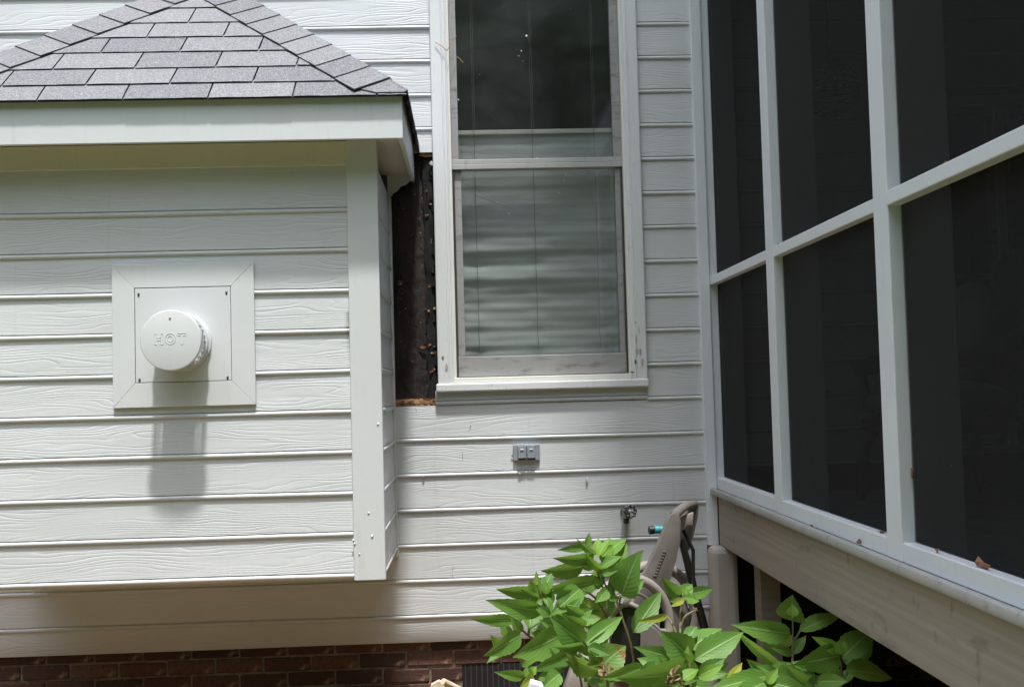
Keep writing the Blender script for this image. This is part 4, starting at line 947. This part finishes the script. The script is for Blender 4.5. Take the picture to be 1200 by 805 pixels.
LF = [
 # left shrub: (group, base, tip, width px, y base, y tip, material, tilt)
 ('L', (688, 641), (691, 624), 8, -1.05, -1.05, 'young_leaf', .1), ('L', (686, 641), (657, 644), 9, -1.05, -1.12, 0, .3), ('L', (696, 652), (655, 659), 13, -1.05, -1.18, 0, .3),
 ('L', (697, 660), (679, 665), 10, -1.04, -1.10, 0, .2), ('L', (684, 663), (640, 673), 17, -1.0, -1.12, 0, .5), ('L', (703, 681), (640, 694), 21, -1.02, -1.2, 0, .45),
 ('L', (680, 690), (650, 716), 24, -1.1, -1.26, 0, .1), ('L', (703, 657), (735, 624), 18, -1.02, -.9, 0, .2), ('L', (704, 667), (742, 637), 18, -1.02, -.92, 0, -.3),
 ('L', (703, 656), (721, 636), 13, -1.05, -1.0, 'young_leaf', .2), ('L', (699, 648), (702, 629), 10, -1.06, -1.04, 'young_leaf', -.4), ('L', (712, 691), (762, 642), 24, -.98, -.86, 0, -.25),
 ('L', (729, 697), (746, 648), 36, -1.1, -1.18, 0, .1), ('L', (728, 699), (758, 678), 14, -1.05, -1.0, 0, -.4), ('L', (726, 701), (709, 701), 6, -1.08, -1.12, 0, .2),
 ('L', (707, 722), (716, 681), 25, -.92, -.94, 0, .5), ('L', (742, 741), (778, 689), 22, -1.12, -1.05, 0, -.2), ('L', (700, 690), (706, 660), 16, -1.0, -1.0, 0, .5),
 ('L', (706, 676), (707, 652), 9, -1.08, -1.08, 'young_leaf', .1), ('L', (704, 686), (698, 676), 7, -1.05, -1.05, 'young_leaf', .2),
 ('L', (631, 700), (628, 669), 9, -1.22, -1.22, 'young_leaf', .2), ('L', (629, 694), (619, 681), 9, -1.24, -1.26, 'young_leaf', .1), ('L', (625, 692), (586, 694), 14, -1.2, -1.3, 0, .3),
 ('L', (636, 694), (646, 670), 15, -1.2, -1.18, 0, .2), ('L', (617, 708), (612, 692), 15, -1.2, -1.2, 0, .3), ('L', (637, 716), (573, 707), 19, -1.24, -1.36, 0, .3),
 ('L', (636, 702), (609, 708), 7, -1.25, -1.3, 'young_leaf', .2), ('L', (645, 721), (624, 707), 10, -1.25, -1.28, 0, .2), ('L', (639, 699), (646, 724), 12, -1.2, -1.24, 0, .2),
 ('L', (640, 696), (640, 681), 9, -1.24, -1.24, 'young_leaf', -.3), ('L', (659, 727), (678, 690), 30, -1.15, -1.1, 0, .1), ('L', (634, 690), (650, 690), 10, -1.2, -1.18, 0, .4),
 ('L', (602, 727), (557, 726), 14, -1.2, -1.3, 0, .4), ('L', (609, 729), (607, 718), 9, -1.22, -1.2, 'young_leaf', .1), ('L', (623, 716), (621, 736), 24, -1.2, -1.25, 0, .1),
 ('L', (610, 744), (571, 768), 22, -1.28, -1.4, 0, .1), ('L', (658, 744), (607, 770), 30, -1.26, -1.42, 0, .2), ('L', (609, 752), (571, 772), 15, -1.22, -1.32, 0, -.5),
 ('L', (650, 745), (631, 733), 16, -1.1, -1.1, 0, .5), ('L', (655, 758), (640, 742), 18, -1.2, -1.2, 0, .4), ('L', (684, 753), (647, 727), 27, -1.3, -1.36, 0, .1),
 ('L', (685, 755), (732, 719), 19, -1.3, -1.24, 0, -.2), ('L', (688, 757), (729, 733), 12, -1.3, -1.22, 0, -.3), ('L', (692, 762), (706, 744), 18, -1.28, -1.24, 'young_leaf', .2),
 ('L', (683, 755), (652, 761), 10, -1.32, -1.4, 0, .5), ('L', (675, 764), (626, 787), 17, -1.3, -1.42, 0, .3), ('L', (704, 785), (664, 772), 21, -1.3, -1.36, 0, .5),
 ('L', (703, 782), (733, 756), 34, -1.34, -1.34, 'blotched_leaf', .1), ('L', (703, 776), (691, 763), 13, -1.36, -1.38, 0, .2), ('L', (712, 724), (665, 722), 18, -.9, -1.0, 0, .6),
 ('L', (700, 716), (674, 700), 20, -.95, -1.0, 0, .6), ('L', (615, 791), (584, 790), 11, -1.4, -1.48, 0, .2), ('L', (620, 792), (617, 781), 13, -1.4, -1.4, 'young_leaf', .1),
 ('L', (630, 795), (664, 785), 12, -1.38, -1.34, 0, .2), ('L', (656, 789), (636, 806), 18, -1.38, -1.45, 0, .2), ('L', (626, 794), (611, 807), 15, -1.42, -1.48, 'yellow_leaf', .2),
 ('L', (622, 790), (628, 780), 9, -1.4, -1.4, 'young_leaf', .2), ('L', (664, 770), (690, 775), 14, -1.2, -1.2, 0, .6), ('L', (668, 742), (650, 752), 16, -1.15, -1.2, 0, .6),
 ('L', (700, 652), (716, 627), 9, -1.08, -1.06, 'young_leaf', .3), ('L', (698, 650), (676, 634), 8, -1.06, -1.1, 0, .4), ('L', (704, 664), (728, 650), 11, -1.08, -1.1, 0, .3), ('L', (705, 668), (686, 652), 10, -1.08, -1.12, 'young_leaf', .3), ('L', (706, 672), (722, 668), 8, -1.1, -1.14, 0, .3), ('L', (712, 690), (700, 705), 12, -1.1, -1.16, 0, .3), ('L', (630, 700), (612, 692), 8, -1.26, -1.3, 0, .3), ('L', (690, 758), (712, 766), 14, -1.34, -1.4, 0, .2),
 # middle shrub
 ('M', (807, 769), (778, 741), 32, -1.55, -1.6, 0, .1), ('M', (798, 773), (751, 762), 20, -1.5, -1.62, 0, .4), ('M', (806, 786), (738, 800), 38, -1.6, -1.78, 0, .2),
 ('M', (752, 780), (711, 797), 15, -1.5, -1.6, 0, .3), ('M', (814, 773), (874, 738), 27, -1.55, -1.5, 0, -.1), ('M', (812, 757), (847, 732), 22, -1.45, -1.4, 0, .2),
 ('M', (806, 748), (817, 732), 13, -1.45, -1.42, 0, .2), ('M', (818, 790), (851, 772), 17, -1.6, -1.6, 0, -.2), ('M', (818, 792), (848, 779), 13, -1.64, -1.66, 'young_leaf', .1),
 ('M', (818, 793), (853, 786), 12, -1.6, -1.62, 0, .4), ('M', (808, 777), (806, 756), 11, -1.62, -1.62, 'young_leaf', .1), ('M', (808, 776), (800, 764), 9, -1.63, -1.65, 'young_leaf', .2),
 ('M', (799, 796), (819, 782), 13, -1.68, -1.66, 'young_leaf', .1), ('M', (800, 800), (760, 822), 40, -1.7, -1.85, 0, .2), ('M', (812, 800), (838, 825), 20, -1.65, -1.7, 0, .3),
 ('M', (806, 780), (772, 788), 22, -1.5, -1.6, 0, .5), ('M', (822, 762), (846, 764), 14, -1.45, -1.4, 0, .5),
 ('M', (796, 698), (778, 680), 15, -1.2, -1.26, 0, .1), ('M', (799, 697), (812, 683), 14, -1.2, -1.18, 0, .2), ('M', (803, 698), (839, 689), 13, -1.2, -1.14, 0, .2),
 ('M', (799, 700), (822, 703), 12, -1.22, -1.2, 0, .3), ('M', (797, 700), (785, 704), 8, -1.22, -1.26, 0, .2), ('M', (801, 702), (787, 710), 7, -1.24, -1.28, 'yellow_leaf', .2),
 ('M', (802, 696), (806, 686), 8, -1.24, -1.24, 'young_leaf', .1), ('M', (782, 722), (749, 728), 8, -1.22, -1.3, 'yellow_leaf', .3), ('M', (773, 723), (783, 720), 5, -1.2, -1.2, 0, .2),
 # right shrub
 ('R', (929, 727), (927, 700), 28, -1.3, -1.36, 0, .1), ('R', (929, 722), (929, 708), 12, -1.38, -1.38, 'young_leaf', .1), ('R', (926, 742), (864, 735), 22, -1.3, -1.42, 0, .3),
 ('R', (925, 757), (893, 735), 28, -1.24, -1.28, 0, .4), ('R', (937, 739), (991, 714), 16, -1.3, -1.24, 0, .2), ('R', (929, 765), (907, 760), 9, -1.32, -1.38, 0, .2),
 ('R', (929, 766), (945, 743), 11, -1.32, -1.3, 0, -.2), ('R', (918, 783), (862, 745), 12, -1.35, -1.5, 0, .3),
 ('R', (984, 768), (936, 778), 28, -1.5, -1.62, 0, .1), ('R', (983, 763), (956, 747), 13, -1.52, -1.56, 'young_leaf', .1), ('R', (987, 771), (1025, 732), 28, -1.5, -1.46, 0, .1),
 ('R', (991, 778), (1022, 750), 28, -1.42, -1.40, 0, .4), ('R', (991, 785), (1051, 790), 21, -1.52, -1.46, 0, .2), ('R', (985, 766), (981, 751), 9, -1.54, -1.54, 'young_leaf', .1),
 ('R', (986, 765), (990, 751), 9, -1.54, -1.54, 'young_leaf', -.2), ('R', (985, 795), (966, 775), 14, -1.42, -1.46, 0, .5), ('R', (989, 797), (1003, 783), 12, -1.42, -1.42, 0, .5),
 ('R', (899, 792), (838, 806), 22, -1.6, -1.75, 0, .2), ('R', (902, 790), (958, 803), 26, -1.6, -1.6, 0, .2), ('R', (852, 803), (871, 774), 11, -1.55, -1.5, 'yellow_leaf', .1),
 ('R', (900, 801), (911, 782), 10, -1.66, -1.66, 'young_leaf', .1), ('R', (905, 800), (950, 812), 20, -1.66, -1.7, 0, .1), ('R', (896, 800), (860, 815), 20, -1.66, -1.75, 0, .1),
]
rl = random.Random(3)
for g_, boxes, n_ in (('L', ((640, 715, 705, 800, -1.05, -1.2),), 12), ('L', ((590, 700, 670, 790, -1.12, -1.25),), 16), ('M', ((765, 755, 850, 805, -1.35, -1.5),), 18), ('R', ((880, 785, 1000, 815, -1.45, -1.6),), 18)):
    for (xa, ya, xb, yb, da, db) in boxes:
        for k in range(n_):
            x, y = rl.uniform(xa, xb), rl.uniform(ya, yb); t = rl.uniform(-2.9, .1) if rl.random() < .7 else rl.uniform(0, 6.28); L_ = rl.uniform(20, 38); d_ = rl.uniform(db, da)
            LF.append((g_, (x, y), (x+L_*math.cos(t), y+.7*L_*math.sin(t)), L_*rl.uniform(.38, .5), d_, d_-rl.uniform(-.04, .1), 'young_leaf' if rl.random() < .12 else 0, rl.uniform(-.5, .6)))
SH = {'L': thing('hydrangea', 'wide leafy green hydrangea in front of the foundation vent and hose cart', 'shrub', (.30, -1.2, .18)),
      'M': thing('hydrangea', 'green hydrangea with a brown dried flower head, between the hose cart and the porch pier', 'shrub', (.62, -1.5, .12)),
      'R': thing('hydrangea', 'green hydrangea with two leafy shoots in the dark gap under the porch beam', 'shrub', (.98, -1.45, .13))}
for o in SH.values(): o['group'] = 'hydrangeas growing along the wall'
for g_, b, t, wpx, y0, y1, m, tl in LF:
    leaf(SH[g_], b, t, wpx, y0, y1, m or 'hydrangea_leaf', tl*random.uniform(.8, 1.2)+random.uniform(-.35, .35))
for g_, pts in (('L', [(700, 900, -1.1), (742, 790, -1.06), (727, 715, -1.06), (728, 698, -1.08)]), ('L', [(728, 720, -1.06), (718, 690, -1.06), (713, 683, -1.06)]),
                ('L', [(700, 900, -1.1), (712, 730, -1.02), (700, 670, -1.04), (688, 640, -1.05)]), ('L', [(702, 905, -1.15), (690, 800, -1.2), (655, 735, -1.18), (637, 706, -1.22), (629, 684, -1.24)]),
                ('L', [(660, 900, -1.25), (640, 770, -1.2), (617, 743, -1.2), (601, 726, -1.2)]), ('L', [(619, 745, -1.2), (621, 730, -1.2), (622, 716, -1.2)]), ('L', [(610, 738, -1.2), (609, 728, -1.22)]),
                ('L', [(706, 905, -1.3), (712, 800, -1.32), (690, 762, -1.3), (683, 752, -1.3), (662, 743, -1.2)]), ('L', [(640, 905, -1.4), (628, 830, -1.4), (620, 790, -1.4)]),
                ('L', [(664, 905, -1.2), (682, 820, -1.22), (675, 775, -1.25), (668, 742, -1.15)]), ('L', [(703, 660, -1.05), (706, 676, -1.05), (712, 692, -1.0)]), ('L', [(678, 688, -1.08), (697, 700, -1.06), (712, 724, -1.02)]),
                ('M', [(812, 900, -1.6), (810, 820, -1.6), (808, 772, -1.58)]), ('M', [(812, 890, -1.5), (800, 790, -1.35), (797, 730, -1.24), (800, 700, -1.22)]), ('M', [(795, 755, -1.26), (790, 735, -1.25), (782, 722, -1.22)]), ('M', [(798, 735, -1.25), (803, 722, -1.25), (815, 715, -1.24)]),
                ('R', [(925, 900, -1.4), (927, 800, -1.36), (929, 765, -1.33), (929, 724, -1.34)]), ('R', [(928, 755, -1.33), (934, 745, -1.32), (938, 738, -1.3)]),
                ('R', [(980, 900, -1.55), (984, 830, -1.5), (986, 790, -1.5), (985, 766, -1.52)]), ('R', [(986, 800, -1.5), (992, 790, -1.5), (993, 784, -1.5)]), ('R', [(905, 900, -1.62), (901, 830, -1.62), (900, 790, -1.62)])):
    stem(SH[g_], pts)
deadhead(SH['L'], 712, 786, -1.4, .030); deadhead(SH['M'], 790, 793, -1.8, .034); deadhead(SH['M'], 815, 714, -1.24, .010); deadhead(SH['L'], 672, 758, -1.3, .02)

# ------------------------------------------------------------------ fallen leaves, needles, cut sticks
def dry(px, py, ref, label, w_=.03, h_=.022, fixed=None):
    p = fixed or at(px, py, ref); bm = bmesh.new(); n = 7
    poly = [(p.x+random.uniform(-.006, .006), p.y+w_*math.cos(2*math.pi*k/n)*random.uniform(.5, 1), p.z+h_*(.5+.5*math.sin(2*math.pi*k/n))*random.uniform(.5, 1)) for k in range(n)]
    slab(bm, poly, (.0015, .0, .001)); return tag(fin('dry_leaf', bm, 'dry_leaf', None), label, 'dead leaf', 'dry leaves caught on the porch rails and sill')
def onx(px, py, x):
    d = rt*((px-600)/FPX)-up*((py-402.5)/FPX)+fw; return CAM+d*((x-CAM.x)/d.x)
dry(0, 0, 0, 'curled reddish dry leaf lying on the sill cap below the middle screen', .026, .02, onx(952, 619, PX-.012))
dry(0, 0, 0, 'tiny dark red dry leaf on the sill cap left of the second post', .011, .016, onx(1006, 637, PX-.006))
dry(0, 0, 0, 'largest tan dry leaf resting on the bottom rail of the right-hand screen', .05, .024, Vector((PX+.012, onx(1152, 664, PX+.012).y, 1.150)))
dry(0, 0, 0, 'small brown dry leaf on the bottom rail just right of the second post', .014, .012, Vector((PX+.012, onx(1099, 648, PX+.012).y, 1.150)))
dry(0, 0, 0, 'tan curled leaf on the bottom rail close against the left of the second post', .02, .008, Vector((PX+.012, onx(1032, 628, PX+.012).y, 1.150)))
dry(0, 0, 0, 'orange dry leaf caught on the inner edge of the second post', .010, .035, Vector((PX+.028, -2.017, onx(1064, 560, PX+.028).z)))
dry(0, 0, 0, 'reddish crumb of leaf on the mid rail at the first post', .012, .012, Vector((PX+.012, -1.005, 2.021)))
dry(0, 0, 0, 'pale curled leaf scrap on the mid rail near the right frame edge', .012, .014, Vector((PX+.012, -2.30, 2.021)))
def needle(pts, label):
    bm = bmesh.new()
    for a, b in pts:
        A, B_2 = at(*a), at(*b); tube(bm, [A, (A+B_2)/2+Vector((0, -.004, .003)), B_2], .0016, 5)
    tag(fin('pine_needle', bm, 'pine_straw', None, smooth=True), label, 'pine needles', 'stray pine needles on the roof and window')
ry = lambda py: -.822+(118-py)/118*.90-.012
needle([((90, 97, ry(97)), (105, 82, ry(82))), ((96, 90, ry(90)), (101, 84, ry(84)))], 'two tan pine needles crossing on the lower left shingles')
needle([((178, 73, ry(73)), (193, 60, ry(60))), ((178, 73, ry(73)), (175, 67, ry(67)))], 'v of tan pine needles on the middle of the shingled roof')
needle([((243, 88, ry(88)), (264, 88, ry(88))), ((250, 86, ry(86)), (260, 90, ry(90)))], 'short tan pine needles lying flat on the shingles below the roof centre')
needle([((341, 82, ry(82)), (338, 72, ry(72))), ((341, 82, ry(82)), (347, 68, ry(68)))], 'forked tan pine needles on the right side of the roof front')
needle([((510, 50, -.040), (524, 60, -.042)), ((524, 60, -.042), (535, 42, -.03)), ((534, 66, -.035), (543, 74, -.03))], 'pine needles stuck across the left casing of the window')
def stick(pts, r_, label, m='cut_branch'):
    bm = bmesh.new(); tube(bm, [at(*p) for p in pts], r_, 10); tag(fin('cut_branch', bm, m, None, smooth=True), label, 'branch')
stick([(519, 798, -.75), (530, 803, -.72), (552, 815, -.70), (600, 850, -.7)], [.012, .011, .010, .010], 'pale curved stick rising at the bottom edge left of the shrub')
bm = bmesh.new(); slab(bm, [at(a, b, -.68) for a, b in ((505, 802), (514, 797), (519, 799), (523, 812), (516, 830), (500, 830))], (0, .02, 0)); tag(fin('pot_shard', bm, 'cut_branch', None, bevel=.003), 'tan shard standing at the bottom edge beside the pale stick', 'shard')
bm = bmesh.new(); slab(bm, [at(a, b, -1.5) for a, b in ((622, 799), (636, 803), (640, 812), (618, 812))], (0, .03, .004)); tag(fin('stone', bm, 'window_paint', None, bevel=.004), 'small white stone half hidden under the lowest left leaves', 'stone')

# ------------------------------------------------------------------ unseen tree, its crown shaped to shade the right-hand side of the wall
tr = thing('shade_tree', 'unseen broadleaf tree with its crown shaped to shade the porch side of the house', 'tree', (7.5, -6.5, 0))
def mat_bark():
    s = NT('bark'); ob = s.coord(); n1 = s.noise(s.vecmap(ob, (6, 6, 1.2)), 2, 5, .7)
    col = s.mix(n1, (.07, .055, .04), (.22, .18, .14)); s.bump(n1, .02, .8); s.set(col, .9)
mat_bark(); mat_plain('tree_leaf', (.07, .12, .04), (.13, .20, .07), .5, 3)
bm = bmesh.new(); tube(bm, [(7.5, -6.5, 0), (7.4, -6.4, 2.5), (7.1, -6.2, 5), (6.6, -5.8, 7.2)], [.34, .27, .22, .16], 12); fin('trunk', bm, 'bark', tr, smooth=True)
for e in ((1.6, -2.2, 8.4), (2.6, -4.5, 8.9), (3.2, -1.0, 8.6), (5.0, -3.0, 9.6), (8.6, -7.5, 9.4)):
    m_ = Vector((6.6, -5.8, 7.0)); e = Vector(e); bm = bmesh.new(); tube(bm, [m_, m_.lerp(e, .35)+Vector((0, 0, .3)), m_.lerp(e, .7)+Vector((0, 0, .15)), e], [.13, .09, .06, .03], 8); fin('limb', bm, 'bark', tr, smooth=True)
bm = bmesh.new(); rg = random.Random(5)
for cl in range(410):
    x = .62+rg.random()**1.1*3.2; y = rg.uniform(-5.6, -.3); z = 7.9+rg.gauss(0, .38)
    if cl >= 290: x = rg.uniform(.92, 2.0); y = rg.uniform(-2.0, -1.3)
    x += .20*math.sin(y*2.6)+.10*math.sin(y*6.1)
    if x < 1.5 and y < -2.1 and rg.random() < .88: continue
    if y > -2.1 and x < .80: continue
    if y < -3.0 and x < 2.6: continue
    rad = rg.uniform(.22, .42)
    for k in range(26):
        c = Vector((x+rg.gauss(0, rad*.45), y+rg.gauss(0, rad*.5), z+rg.gauss(0, rad*.4))); a = Vector((rg.gauss(0, 1), rg.gauss(0, 1), rg.gauss(0, .5))).normalized(); b = a.cross(Vector((rg.gauss(0, .4), rg.gauss(0, .4), 1))).normalized(); l = rg.uniform(.05, .085)
        v_ = [bm.verts.new(c+q) for q in (-a*l, b*l*.45, a*l, -b*l*.45)]; bm.faces.new(v_)
tag(fin('crown', bm, 'tree_leaf', tr), kind=None)

# ------------------------------------------------------------------ unseen woodland added behind the camera to block the low sky
bm = bmesh.new(); rg = random.Random(11)
for k in range(130):
    th = R(rg.uniform(176, 364)); rr_ = rg.uniform(14, 18); hz = rg.uniform(.5, 9.0); rad = rg.uniform(1.8, 3.2)
    c = Vector((rr_*math.cos(th)+1, rr_*math.sin(th)-1.5, hz)); n0 = len(bm.verts)
    res = bmesh.ops.create_icosphere(bm, subdivisions=3, radius=rad, matrix=Matrix.Translation(c))
    for v in res['verts']: v.co += (v.co-c)*(.30*mn.noise(v.co*.9)+.22*mn.noise(v.co*3.1)+.12*mn.noise(v.co*7))
tag(fin('woodland', bm, 'tree_leaf', None), 'unseen belt of woodland added to block low sky and darken reflections', 'trees', kind='stuff')
